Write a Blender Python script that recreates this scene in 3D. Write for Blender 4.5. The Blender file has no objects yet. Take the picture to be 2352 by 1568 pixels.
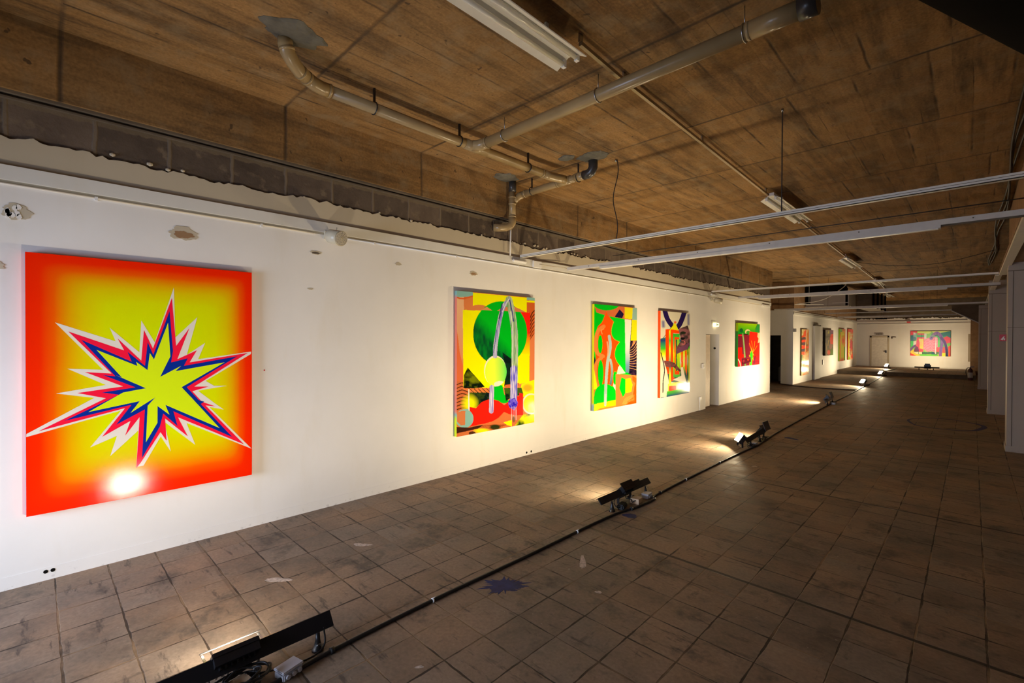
import bpy, bmesh, math, random
import numpy as np
from mathutils import Vector, Matrix
random.seed(7); rng = np.random.default_rng(5)
SC = bpy.context.scene; C = SC.collection
PI = math.pi

# ---------------------------------------------------------------- camera
cam = bpy.data.cameras.new('camera'); camo = bpy.data.objects.new('camera', cam); C.objects.link(camo)
cam.sensor_width = 36; cam.sensor_fit = 'HORIZONTAL'; cam.lens = 1077.6/2352*36
cam.clip_start = 0.05; cam.clip_end = 200
yaw, pitch, roll = (math.radians(v) for v in (44.464, 0.469, 0.217))
f0 = Vector((-math.sin(yaw), math.cos(yaw), 0)); r0 = Vector((math.cos(yaw), math.sin(yaw), 0)); u0 = Vector((0, 0, 1))
ff = f0*math.cos(pitch)-u0*math.sin(pitch); uu = u0*math.cos(pitch)+f0*math.sin(pitch)
rr = r0*math.cos(roll)+uu*math.sin(roll); uu = uu*math.cos(roll)-r0*math.sin(roll)
camo.matrix_world = Matrix(((rr.x, uu.x, -ff.x, 0), (rr.y, uu.y, -ff.y, 0), (rr.z, uu.z, -ff.z, 1.9), (0, 0, 0, 1)))
SC.camera = camo
# ---------------------------------------------------------------- world, daylight, exposure
w = bpy.data.worlds.new('world'); SC.world = w; w.use_nodes = True
w.node_tree.nodes['Background'].inputs[0].default_value = (.55, .7, 1, 1)
w.node_tree.nodes['Background'].inputs[1].default_value = 0.6
SC.view_settings.view_transform = 'Standard'; SC.view_settings.look = 'None'
SC.view_settings.exposure = 0.0; SC.view_settings.gamma = 1.0; SC.view_settings.use_curve_mapping = False
def area(name, loc, target, sx, sy, power, color, spread=180):
    l = bpy.data.lights.new(name, 'AREA'); l.shape = 'RECTANGLE'; l.size = sx; l.size_y = sy
    l.energy = power; l.color = color; l.spread = math.radians(spread)
    o = bpy.data.objects.new(name, l); C.objects.link(o); o.location = loc
    o.rotation_euler = (Vector(target)-Vector(loc)).to_track_quat('-Z', 'Y').to_euler()
    return o
# daylight falling through the two windows in the wall behind the photographer
area('daylight_window', (-3.6, -3.62, 1.35), (-4.3, 0, .5), 2.2, 1.7, 128, (.62, .74, 1.0), 100)
area('daylight_window', (0.0, -3.62, 1.35), (-.6, 2, .3), 2.2, 1.7, 15, (.72, .80, 1.0), 110)

FLOOD_W = 85          # power of one flood light on the floor
WARM = (1.0, .80, .50)

# ---------------------------------------------------------------- helpers
def lin(c):
    return tuple(((v/255)/12.92 if v/255 <= .04045 else ((v/255+.055)/1.055)**2.4) for v in c)
class G:
    def __init__(s, name):
        s.m = bpy.data.materials.new(name); s.m.use_nodes = True; s.t = s.m.node_tree; s.n = s.t.nodes
        s.b = s.n['Principled BSDF']
    def new(s, typ, **k):
        n = s.n.new(typ)
        for a, v in k.items(): setattr(n, a, v)
        return n
    def put(s, inp, v):
        if isinstance(v, bpy.types.NodeSocket): s.t.links.new(v, inp)
        elif isinstance(v, (tuple, list)) and len(v) == 3 and inp.type == 'RGBA': inp.default_value = (*v, 1)
        else: inp.default_value = v
    def obj(s): return s.new('ShaderNodeTexCoord').outputs['Object']
    def sep(s, v):
        n = s.new('ShaderNodeSeparateXYZ'); s.put(n.inputs[0], v); return n.outputs
    def comb(s, x, y, z):
        n = s.new('ShaderNodeCombineXYZ')
        for i, v in enumerate((x, y, z)): s.put(n.inputs[i], v)
        return n.outputs[0]
    def ma(s, op, a, b=0.0, c=0.0, clamp=False):
        n = s.new('ShaderNodeMath', operation=op, use_clamp=clamp)
        for i, v in enumerate((a, b, c)): s.put(n.inputs[i], v)
        return n.outputs[0]
    def mr(s, v, a, b, c=0.0, d=1.0):
        n = s.new('ShaderNodeMapRange'); n.clamp = True
        for i, q in enumerate((v, a, b, c, d)): s.put(n.inputs[i], q)
        return n.outputs[0]
    def noise(s, v, scale, detail=4, rough=.55):
        n = s.new('ShaderNodeTexNoise'); s.put(n.inputs['Vector'], v); n.inputs['Scale'].default_value = scale
        n.inputs['Detail'].default_value = detail; n.inputs['Roughness'].default_value = rough; return n.outputs[0]
    def scale(s, v, k):
        n = s.new('ShaderNodeVectorMath', operation='MULTIPLY'); s.put(n.inputs[0], v); n.inputs[1].default_value = k; return n.outputs[0]
    def white(s, v):
        n = s.new('ShaderNodeTexWhiteNoise', noise_dimensions='3D'); s.put(n.inputs[0], v); return n.outputs[0]
    def mix(s, f, a, b, mode='MIX'):
        n = s.new('ShaderNodeMix', data_type='RGBA', blend_type=mode)
        s.put(n.inputs[0], f); s.put(n.inputs[6], a); s.put(n.inputs[7], b); return n.outputs[2]
    def mul(s, col, f):
        g = s.comb(f, f, f); n = s.new('ShaderNodeVectorMath', operation='MULTIPLY'); s.put(n.inputs[0], col) if isinstance(col, bpy.types.NodeSocket) else setattr(n.inputs[0], 'default_value', col)
        s.put(n.inputs[1], g); return n.outputs[0]
    def bump(s, h, strength=.3, dist=.01):
        n = s.new('ShaderNodeBump'); n.inputs['Strength'].default_value = strength; n.inputs['Distance'].default_value = dist
        s.put(n.inputs['Height'], h); s.put(s.b.inputs['Normal'], n.outputs[0])
    def fin(s, col, rough=.7, metal=0.0, spec=.5):
        s.put(s.b.inputs['Base Color'], col); s.put(s.b.inputs['Roughness'], rough); s.b.inputs['Metallic'].default_value = metal
        s.b.inputs['Specular IOR Level'].default_value = spec
        return s.m
def plain(name, col, rough=.6, metal=0.0, var=.12, sc=9.0, bump=0.0, spec=.5):
    g = G(name); p = g.obj(); n = g.noise(p, sc, 5)
    c = g.mul(tuple(col), g.mr(n, .25, .75, 1-var, 1+var))
    if bump: g.bump(n, bump, .004)
    return g.fin(c, rough, metal, spec)

# ---- walls
def mat_wall(name, base):
    g = G(name); p = g.obj(); _, y, z = g.sep(p)[0:3]
    n1 = g.noise(p, 1.1, 5); n2 = g.noise(p, 14, 4); n3 = g.noise(g.scale(p, (1, 1, .25)), 3, 5)
    c = g.mul(tuple(base), g.mr(n1, .2, .8, .93, 1.05))
    c = g.mix(g.mr(n3, .56, .78, 0, .35), c, (base[0]*.88, base[1]*.82, base[2]*.68))
    # scuffs close to the floor
    sc = g.ma('MULTIPLY', g.mr(z, 0, .07, 1, 0), g.mr(g.noise(p, 22, 3), .60, .7, 0, .6))
    c = g.mix(g.ma('MULTIPLY', sc, .55), c, (.18, .14, .12))
    g.bump(g.ma('ADD', n2, g.ma('MULTIPLY', n1, 2)), .25, .004)
    return g.fin(c, .62, 0, .3)
M = {}
M['wall'] = mat_wall('white_wall_paint', (.80, .77, .72))
M['wallgrey'] = mat_wall('grey_white_paint', (.42, .39, .36))
M['pillar'] = mat_wall('pillar_paint', (.40, .345, .30))
M['plaster'] = mat_wall('old_plaster', (.52, .45, .33))
M['band'] = mat_wall('trunking_paint', (.70, .68, .62))
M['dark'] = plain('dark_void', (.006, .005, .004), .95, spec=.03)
M['cream'] = plain('cream_door', (.62, .50, .38), .5)
M['cream2'] = plain('cream_door_light', (.78, .73, .63), .5)
# ---- concrete ceiling
def mat_concrete(name, face):
    g = G(name); p = g.obj(); x, y, z = g.sep(p)[0:3]
    if face: a, q = z, y
    else: a, q = x, y
    wob = g.ma('MULTIPLY', g.ma('SUBTRACT', g.noise(p, 2.0, 3), .5), .03)
    yy = g.ma('ADD', q, wob)
    row = g.ma('DIVIDE', g.ma('SUBTRACT', yy, .15), 1.672)
    rf = g.ma('FRACT', row); ri = g.ma('FLOOR', row)
    dr = g.ma('MULTIPLY', g.ma('MINIMUM', rf, g.ma('SUBTRACT', 1.0, rf)), 1.672)
    vis = g.mr(g.noise(p, 1.6, 4), .3, .6, .35, 1.0)
    lr = g.ma('MULTIPLY', g.mr(dr, .006, .024, 1, 0), vis)
    # boards inside a row
    off = g.ma('MULTIPLY', g.white(g.comb(ri, 3.0, 1.0)), .52)
    aw = g.ma('ADD', g.ma('ADD', a, off), wob)
    bw = .525
    bf = g.ma('FRACT', g.ma('DIVIDE', aw, bw)); bi = g.ma('FLOOR', g.ma('DIVIDE', aw, bw))
    db = g.ma('MULTIPLY', g.ma('MINIMUM', bf, g.ma('SUBTRACT', 1.0, bf)), bw)
    visb = g.mr(g.noise(p, 2.3, 5), .42, .62, .1, 1.0)
    lb = g.ma('MULTIPLY', g.mr(db, .002, .016, 1, 0), visb)
    if face: lb = g.ma('MULTIPLY', lb, .25)
    tone = g.mr(g.white(g.comb(bi, ri, 2.0)), 0, 1, .86, 1.12)
    k = (1, .22, 1) if not face else (1, .3, 1.3)
    st = g.noise(g.scale(p, k), 7, 7, .72)
    st2 = g.noise(g.scale(p, (1, .13, 1)), 3.6, 7, .7)
    st3 = g.noise(g.scale(p, (1, .035, 1)), 26, 4, .6)
    big = g.noise(p, .8, 4)
    c = g.mix(g.mr(st, .3, .7), (.17, .091, .031), (.36, .197, .069))
    c = g.mix(g.mr(big, .35, .7, 0, .6), c, (.34, .205, .088))
    c = g.mul(c, tone)
    dk = g.mr(st2, .50, .64, 0, .7)
    c = g.mix(dk, c, (.085, .052, .026))
    fine = g.noise(p, 45, 5)
    c = g.mul(c, g.mr(fine, .3, .7, .78, 1.16)); c = g.mul(c, g.mr(st3, .3, .7, .93, 1.06))
    cl = g.noise(p, 4.5, 5, .6); c = g.mix(g.mr(cl, .5, .7, 0, .45), c, (.30, .22, .125))
    sp = g.mr(g.noise(p, 11, 2), .70, .74, 0, .8)
    c = g.mix(sp, c, (.07, .045, .025))
    # narrow shutter boards inside each row, only partly visible
    a2 = g.ma('ADD', g.ma('ADD', a, g.ma('MULTIPLY', g.white(g.comb(ri, 9.0, 4.0)), .2)), wob); f2 = g.ma('FRACT', g.ma('DIVIDE', a2, .131))
    d2 = g.ma('MULTIPLY', g.ma('MINIMUM', f2, g.ma('SUBTRACT', 1.0, f2)), .131)
    l2 = g.ma('MULTIPLY', g.mr(d2, .001, .007, 1, 0), g.mr(g.noise(g.scale(p, (1, .5, 1)), 3.1, 5), .5, .68, 0, .75))
    t2 = g.white(g.comb(g.ma('FLOOR', g.ma('DIVIDE', a2, .131)), ri, 5.0)); c = g.mul(c, g.mr(t2, 0, 1, .88, 1.1))
    if face: l2 = g.ma('MULTIPLY', l2, .15)
    ln = g.ma('MAXIMUM', g.ma('MAXIMUM', lr, lb), l2)
    c = g.mix(g.ma('MULTIPLY', ln, .85), c, (.045, .032, .022))
    g.bump(g.ma('SUBTRACT', g.ma('MULTIPLY', st, .4), ln), .5, .01)
    return g.fin(c, .85, 0, .2)
M['ceil'] = mat_concrete('board_marked_concrete', False)
M['beam'] = mat_concrete('beam_concrete', True)
M['conc'] = plain('brown_concrete', (.30, .17, .08), .85, var=.25, sc=5)
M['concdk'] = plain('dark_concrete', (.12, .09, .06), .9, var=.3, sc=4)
# ---- bare block strip
g = G('concrete_block'); p = g.obj(); x, y, z = g.sep(p)[0:3]
yy = g.ma('ADD', y, g.ma('MULTIPLY', g.noise(p, 6, 3), .03))
fr = g.ma('FRACT', g.ma('DIVIDE', g.ma('SUBTRACT', yy, .37), .5)); d = g.ma('MULTIPLY', g.ma('MINIMUM', fr, g.ma('SUBTRACT', 1.0, fr)), .5)
ln = g.mr(d, .008, .018, 1, 0)
tn = g.mr(g.white(g.comb(g.ma('FLOOR', g.ma('DIVIDE', g.ma('SUBTRACT', yy, .37), .5)), 1.0, 1.0)), 0, 1, .75, 1.3)
c = g.mix(g.mr(g.noise(p, 3, 5), .35, .65), (.085, .062, .047), (.14, .105, .078)); c = g.mul(c, tn)
c = g.mix(g.mr(g.noise(p, 7, 5), .58, .68, 0, .7), c, (.2, .15, .10))
c = g.mix(g.ma('MULTIPLY', g.mr(g.ma('ADD', z, g.ma('MULTIPLY', g.noise(p, 12, 4), .06)), 3.655, 3.665), .6), c, (.20, .15, .09))
c = g.mix(ln, c, (.18, .14, .10)); g.bump(g.ma('ADD', g.noise(p, 30, 4), ln), .5, .01)
M['block'] = g.fin(c, .9, 0, .2)
# ---- tiled floor
def mat_floor(name, groove=True):
    g = G(name); p = g.obj(); x, y, z = g.sep(p)[0:3]
    w1 = g.ma('MULTIPLY', g.ma('SUBTRACT', g.noise(p, 7, 4), .5), .014); w2 = g.ma('MULTIPLY', g.ma('SUBTRACT', g.noise(g.scale(p, (1, 1.01, 3)), 8.3, 4), .5), .014)
    u = g.ma('DIVIDE', g.ma('ADD', g.ma('ADD', x, 5.136), w1), .326); v = g.ma('DIVIDE', g.ma('ADD', g.ma('SUBTRACT', y, 1.055), w2), .3155)
    fu = g.ma('FRACT', u); fv = g.ma('FRACT', v)
    du = g.ma('MULTIPLY', g.ma('MINIMUM', fu, g.ma('SUBTRACT', 1.0, fu)), .326)
    dv = g.ma('MULTIPLY', g.ma('MINIMUM', fv, g.ma('SUBTRACT', 1.0, fv)), .3155)
    wid = g.mr(g.noise(p, 4.1, 5), .35, .65, .0008, .007)
    lu = g.mr(g.ma('SUBTRACT', du, wid), 0, .0022, 1, 0); lv = g.mr(g.ma('SUBTRACT', dv, wid), 0, .0022, 1, 0)
    ln = g.ma('MAXIMUM', lu, lv)
    tile = g.white(g.comb(g.ma('FLOOR', u), g.ma('FLOOR', v), 0.0))
    tile2 = g.white(g.comb(g.ma('FLOOR', v), g.ma('FLOOR', u), 7.0))
    big = g.noise(p, .9, 5, .6); med = g.noise(p, 4.2, 6, .65); fine = g.noise(p, 40, 4)
    strk = g.noise(g.scale(p, (.22, 1, 1)), 12, 6, .7)
    c = g.mix(g.mr(med, .3, .7), (.150, .104, .070), (.30, .215, .145))
    c = g.mix(g.mr(tile, 0, 1, 0, .5), c, (.23, .19, .145))
    c = g.mul(c, g.mr(tile2, 0, 1, .86, 1.14))
    c = g.mix(g.mr(big, .45, .68, 0, .55), c, (.44, .26, .14))      # ochre dust
    c = g.mix(g.mr(g.noise(p, 2.3, 6, .7), .54, .66, 0, .8), c, (.10, .078, .058))
    c = g.mix(g.mr(strk, .58, .66, 0, .7), c, (.07, .052, .04))
    strk2 = g.noise(g.scale(p, (1, .3, 1)), 10, 6, .7)
    c = g.mix(g.mr(strk2, .60, .68, 0, .5), c, (.08, .06, .045))
    c = g.mul(c, g.mr(fine, .3, .7, .86, 1.14))
    c = g.mix(g.mr(g.noise(p, 19, 3), .73, .76, 0, .5), c, (.5, .42, .34))
    dust = g.mr(g.noise(p, 1.7, 5), .48, .60, 0, 1)
    jc = g.mix(dust, (.030, .020, .013), (.27, .17, .09))
    c = g.mix(g.ma('MULTIPLY', ln, .9), c, jc)
    h = g.ma('SUBTRACT', g.ma('MULTIPLY', med, .3), ln)
    if groove:
        gq = g.ma('DIVIDE', g.ma('ADD', g.ma('SUBTRACT', y, 6.725), w2), 2.84); gf = g.ma('FRACT', g.ma('ADD', gq, .5)); gd = g.ma('MULTIPLY', g.ma('ABSOLUTE', g.ma('SUBTRACT', gf, .5)), 2.84)
        gl = g.ma('MULTIPLY', g.mr(gd, .012, .022, 1, 0), g.mr(x, -2.9, -1.6, .25, 1))
        c = g.mix(gl, c, (.045, .032, .022)); h = g.ma('SUBTRACT', h, gl)
    g.bump(h, .45, .006)
    return g.fin(c, g.mr(med, .3, .7, .55, .8), 0, .3)
M['floor'] = mat_floor('worn_clay_tiles')
# ---- small materials
M['pipe'] = plain('beige_drain_pipe', (.35, .245, .115), .28, var=.15, sc=4)
M['pipedk'] = plain('dark_grey_pipe', (.04, .036, .034), .3)
M['mortar'] = plain('grey_mortar', (.125, .115, .09), .9, var=.35, sc=10, bump=.8)
M['black'] = plain('black_metal', (.012, .012, .014), .32, spec=.5)
M['rubber'] = plain('black_rubber', (.010, .010, .011), .5)
M['steel'] = plain('galvanised_steel', (.5, .5, .5), .3, 1.0)
M['track'] = plain('white_track', (.80, .76, .66), .4, var=.06)
M['trackg'] = plain('grey_track', (.60, .56, .50), .45, var=.08)
M['gbox'] = plain('grey_plastic', (.50, .50, .55), .45, var=.05)
M['wood'] = plain('pale_wood', (.68, .48, .30), .6, var=.15, sc=20)
M['ivory'] = plain('ivory_plastic', (.56, .50, .36), .35, var=.05)
M['white'] = plain('white_plastic', (.80, .78, .74), .4, var=.04)
M['red'] = plain('red_enamel', (.55, .02, .03), .35)
M['maroon'] = plain('dark_red_enamel', (.07, .012, .012), .4)
M['tube'] = plain('unlit_tube_glass', (.75, .72, .62), .15, var=.03)
M['blue'] = plain('blue_floor_paint', (.012, .018, .10), .7, var=.6, sc=14)
M['chalk'] = plain('white_smear', (.52, .42, .34), .9, var=.5, sc=40)
M['cable'] = plain('dirty_cable', (.03, .022, .018), .6)
def emis(name, col, s):
    m = bpy.data.materials.new(name); m.use_nodes = True; b = m.node_tree.nodes['Principled BSDF']
    b.inputs['Base Color'].default_value = (*col, 1); b.inputs['Emission Color'].default_value = (*col, 1); b.inputs['Emission Strength'].default_value = s
    return m
M['lens'] = emis('lit_led_panel', (1.0, .86, .62), 25)
M['exit'] = emis('lit_sign_panel', (1.0, .93, .55), 1.3)
M['green'] = plain('green_print', (.02, .25, .08), .5)

# ---- bmesh shapes
def nb(): return bmesh.new()
def bx(bm, lo, hi, mat=0):
    vs = [bm.verts.new((x, y, z)) for x in (lo[0], hi[0]) for y in (lo[1], hi[1]) for z in (lo[2], hi[2])]
    for f in ((0, 1, 3, 2), (4, 6, 7, 5), (0, 4, 5, 1), (2, 3, 7, 6), (0, 2, 6, 4), (1, 5, 7, 3)):
        q = bm.faces.new([vs[i] for i in f]); q.material_index = mat
    return vs
def obx(bm, c, size, rot=None, mat=0):
    vs = bx(bm, [-s/2 for s in size], [s/2 for s in size], mat)
    for v in vs:
        co = v.co.copy()
        if rot: co = rot @ co
        v.co = co+Vector(c)
def tube(bm, pts, r, n=10, cap=True):
    pts = [Vector(p) for p in pts]; rings = []
    t0 = (pts[1]-pts[0]).normalized(); up = Vector((0, 0, 1)) if abs(t0.z) < .9 else Vector((1, 0, 0))
    s = t0.cross(up).normalized()
    for i, p in enumerate(pts):
        t = (pts[min(i+1, len(pts)-1)]-pts[max(i-1, 0)]).normalized()
        s = (s-t*s.dot(t)).normalized(); b = t.cross(s)
        rad = r[i] if isinstance(r, (list, tuple)) else r
        rings.append([bm.verts.new(p+(s*math.cos(2*PI*k/n)+b*math.sin(2*PI*k/n))*rad) for k in range(n)])
    for a, b in zip(rings, rings[1:]):
        for k in range(n):
            f = bm.faces.new((a[k], a[(k+1) % n], b[(k+1) % n], b[k])); f.smooth = True
    if cap: bm.faces.new(rings[0][::-1]); bm.faces.new(rings[-1])
def arc(c, r, a0, a1, ax, ay, n=8):
    return [Vector(c)+Vector(ax)*r*math.cos(a0+(a1-a0)*i/n)+Vector(ay)*r*math.sin(a0+(a1-a0)*i/n) for i in range(n+1)]
def prism(bm, poly, fn, h, mat=0):
    """poly of 2-D points, fn(a, b, t) -> 3-D point, thickness h"""
    a = [bm.verts.new(fn(p[0], p[1], 0)) for p in poly]; b = [bm.verts.new(fn(p[0], p[1], h)) for p in poly]
    n = len(poly); fs = []
    fs.append(bm.faces.new(a[::-1])); fs.append(bm.faces.new(b))
    for i in range(n): fs.append(bm.faces.new((a[i], a[(i+1) % n], b[(i+1) % n], b[i])))
    for f in fs: f.material_index = mat
    return fs
def smooth_curve(pts, k=6):
    pts = [Vector(p) for p in pts]; out = []
    for i in range(len(pts)-1):
        p0 = pts[max(i-1, 0)]; p1 = pts[i]; p2 = pts[i+1]; p3 = pts[min(i+2, len(pts)-1)]
        for j in range(k):
            t = j/k
            out.append(.5*((2*p1)+(-p0+p2)*t+(2*p0-5*p1+4*p2-p3)*t*t+(-p0+3*p1-3*p2+p3)*t**3))
    out.append(pts[-1]); return out
def obj(name, bm, mats, parent=None):
    bmesh.ops.recalc_face_normals(bm, faces=bm.faces)
    me = bpy.data.meshes.new(name); bm.to_mesh(me); bm.free()
    for m in (mats if isinstance(mats, (list, tuple)) else [mats]): me.materials.append(M[m] if isinstance(m, str) else m)
    o = bpy.data.objects.new(name, me); C.objects.link(o)
    if parent: o.parent = parent
    return o
def box(name, lo, hi, m, parent=None):
    bm = nb(); bx(bm, lo, hi); return obj(name, bm, m, parent)
def tag(o, label, cat, group=None, kind=None):
    o['label'] = label; o['category'] = cat
    if group: o['group'] = group
    if kind: o['kind'] = kind
    return o
def struct(o): o['kind'] = 'structure'; return o
def thing(name, label, cat, loc=(0, 0, 0), rz=0, group=None):
    o = bpy.data.objects.new(name, None); C.objects.link(o); o.empty_display_size = .1
    o.location = loc; o.rotation_euler = (0, 0, rz)
    return tag(o, label, cat, group)

# ================================================================ the setting
W, HC, FW, YE = -5.13, 4.27, -5.30, 37.0
struct(box('floor', (-9, -3.8, -.15), (1.9, YE+.3, 0), 'floor'))
struct(box('ceiling', (-9, -3.8, HC), (1.9, YE+.3, HC+.2), 'ceil'))
struct(box('platform_floor', (FW, 31.0, 0), (.12, YE, .2), 'floor'))
bpy.data.objects['platform_floor'].name = 'trim_1'
struct(box('trim_2', (FW, 30.985, 0.0), (.12, 31.0, .185), 'concdk'))

# left wall: core of bare blocks, plaster coat with a broken upper edge, door opening
D0, D1, DH = 12.68, 13.63, 2.03
bm = nb()
bx(bm, (W-.24, -3.6, 0), (W-.02, D0, 3.72)); bx(bm, (W-.24, D1, 0), (W-.02, 18.3, 3.72)); bx(bm, (W-.24, D0, DH), (W-.02, D1, 3.72))
core = struct(obj('wall_left', bm, 'block'))
def ragged(y0, y1, z, amp, step=.02):
    ys = np.arange(y0, y1, step); n = len(ys); h = np.zeros(n)
    for per, a in ((1.3, .5), (.35, .5), (.11, .6), (.04, .55)):
        k = max(int(per/step), 1); m = int(n/k)+3; r = rng.uniform(-1, 1, m)
        t = np.arange(n)/k; i = t.astype(int); f = t-i; f = f*f*(3-2*f)
        h += a*(r[i]*(1-f)+r[i+1]*f)
    return ys, z+h*amp
ys, zs = ragged(-3.6, 18.3, 3.39, .026)
bm = nb(); prev = None
for y, z in zip(list(ys)+[18.3], list(zs)+[3.39]):
    cur = [bm.verts.new((W-.02, y, 3.03)), bm.verts.new((W-.003, y, 3.03)), bm.verts.new((W-.003, y, z)), bm.verts.new((W-.02, y, z-.004))]
    if prev:
        for k in range(4): bm.faces.new((prev[k], prev[(k+1) % 4], cur[(k+1) % 4], cur[k]))
    prev = cur
o = obj('upper_plaster', bm, 'plaster', core)
bm = nb()
bx(bm, (W-.02, -3.6, 0), (W, D0, 3.03)); bx(bm, (W-.02, D1, 0), (W, 18.3, 3.03)); bx(bm, (W-.02, D0, DH), (W, D1, 3.03))
bx(bm, (W-.24, 18.3, 0), (W, 18.315, 3.39))
bx(bm, (W-.24, D1-.012, 0), (W, D1, DH)); bx(bm, (W-.24, D0, 0), (W, D0+.012, DH)); bx(bm, (W-.24, D0, DH-.012), (W, D1, DH))
obj('white_plaster', bm, 'wall', core)
# plaster crumbs hanging at the torn edge
bm = nb()
for k in range(70):
    y = rng.uniform(-.3, 17); z = 3.395+rng.uniform(-.01, .02); r = rng.uniform(.006, .022)
    if rng.random() < .5: y = rng.uniform(5.2, 8.5)
    bmesh.ops.create_icosphere(bm, subdivisions=1, radius=r, matrix=Matrix.Translation((W-.006, y, z)) @ Matrix.Diagonal((.5, 1.2, .9, 1)))
obj('plaster_crumbs', bm, 'plaster', core)
# concrete beam over the wall, dark gap under it
struct(box('trim_3', (W-.24, -3.6, 3.72), (W+.06, 18.32, HC), 'beam'))
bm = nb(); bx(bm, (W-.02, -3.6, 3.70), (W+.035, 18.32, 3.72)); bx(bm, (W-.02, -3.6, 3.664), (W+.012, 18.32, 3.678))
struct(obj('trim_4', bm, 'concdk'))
# white trunking along the wall with thin conduit below
bm = nb(); bx(bm, (W, -3.6, 3.055), (W+.028, 18.3, 3.163))
struct(obj('trim_5', bm, 'band'))
bm = nb(); tube(bm, [(W+.008, -3.6, 3.026), (W+.008, 2.15, 3.026)], .008, 8); tube(bm, [(W+.008, 2.5, 3.026), (W+.008, 12.6, 3.026)], .008, 8)
for y in np.arange(-.9, 12, 1.25): bx(bm, (W, y, 3.008), (W+.016, y+.02, 3.036))
tag(obj('wall_conduit', bm, 'white'), 'thin white conduit clipped along the left wall just under the trunking', 'conduit')
# low plaster line
struct(box('baseboard_left', (W, -3.6, 0), (W+.004, D0, .098), 'wall'))
struct(box('baseboard_far', (W, D1, 0), (W+.004, 18.3, .06), 'wall'))
# recess between the two wall stretches
bm = nb(); bx(bm, (-9, 22.0, 0), (-6.21, 22.2, 3.1)); bx(bm, (-5.75, 22.0, 0), (FW, 22.2, 3.1)); bx(bm, (-6.21, 22.0, 2.04), (-5.75, 22.2, 3.1))
struct(obj('wall_recess', bm, 'wall'))
bm = nb(); bx(bm, (-9, 22.0, 3.1), (-6.1, 22.3, HC)); bx(bm, (-5.85, 22.05, 3.1), (FW+.02, 22.3, HC)); bx(bm, (-6.1, 22.1, 3.1), (-5.85, 22.3, HC))
struct(obj('trim_6', bm, 'conc'))
struct(box('wall_corridor', (-9.2, -3.6, 0), (-9, YE, HC), 'concdk'))
struct(box('wall_store', (-9, 24.2, 0), (FW-.2, 24.4, HC), 'concdk'))
# continuing left wall
bm = nb(); bx(bm, (FW-.2, 22.2, 0), (FW, YE, 3.06)); o = struct(obj('wall_left_far', bm, 'wall'))
struct(box('trim_7', (FW-.2, 22.3, 3.06), (FW-.03, YE, HC), 'conc'))
struct(box('trim_8', (FW, 22.0, 2.90), (FW+.03, YE, 2.99), 'band'))
struct(box('trim_9', (FW, 25.45, 0), (FW+.07, 26.45, 2.50), 'wall'))
struct(box('trim_10', (FW, 25.40, 2.50), (FW+.10, 26.50, 2.56), 'concdk'))
# end wall
ys, zs = ragged(FW, .1, 3.16, .05, .03)
bm = nb(); prev = None
for x, z in zip(ys, zs):
    cur = [bm.verts.new((x, YE, 0)), bm.verts.new((x, YE+.2, 0)), bm.verts.new((x, YE+.2, z)), bm.verts.new((x, YE, z))]
    if prev:
        for k in range(4): bm.faces.new((prev[k], prev[(k+1) % 4], cur[(k+1) % 4], cur[k]))
    prev = cur
struct(obj('wall_end', bm, 'wall'))
struct(box('trim_11', (-9, YE+.05, 3.0), (1.9, YE+.3, HC), 'concdk'))
struct(box('trim_12', (FW, YE-.03, 2.80), (.0, YE, 2.86), 'band'))
struct(box('baseboard_end', (FW, YE-.015, .2), (-.1, YE, .27), 'band'))
# right side: end column, pillars, beam, outer wall
struct(box('wall_end_right', (-.08, 35.6, 0), (.28, YE, 3.0), 'conc'))
struct(box('wall_right', (1.7, -3.6, 0), (1.9, YE+.3, HC), 'wallgrey'))
struct(box('wall_back_right', (.28, YE-.05, 0), (1.9, YE+.2, HC), 'concdk'))
def pillar(x0, y0, d, z1, nm, label):
    t = thing(nm, label, 'pillar', (x0, y0, 0)); 
    w_ = 1.68-x0
    bm = nb(); bx(bm, (0, .0, 0), (w_, d, z1)); obj('shaft', bm, 'pillar', t)
    bm = nb(); bx(bm, (-.012, -.012, 0), (w_, d+.012, .10)); obj('base_board', bm, 'pillar', t)
    bm = nb(); bx(bm, (-.006, -.006, 3.055), (w_, 0, 3.066)); bx(bm, (.055, -.004, .1), (.062, 0, 3.06)); bx(bm, (-.006, -.006, 2.10), (w_, 0, 2.106)) ; obj('panel_joint', bm, 'concdk', t)
    return t
pillar(.425, 11.57, .5, 3.5, 'square_pillar', 'pale grey clad pillar at the right edge, nearest of the three')
pillar(.29, 17.1, .5, 3.4, 'square_pillar', 'grey clad pillar just behind the nearest right pillar')
pillar(.165, 25.3, .5, 3.2, 'square_pillar', 'dark grey pillar farthest back on the right side')
struct(box('trim_13', (.47, 4.0, 3.2), (1.1, 12.7, HC), 'conc'))
struct(box('trim_14', (.9, 12.7, 3.3), (1.1, YE, HC), 'concdk'))
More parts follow.
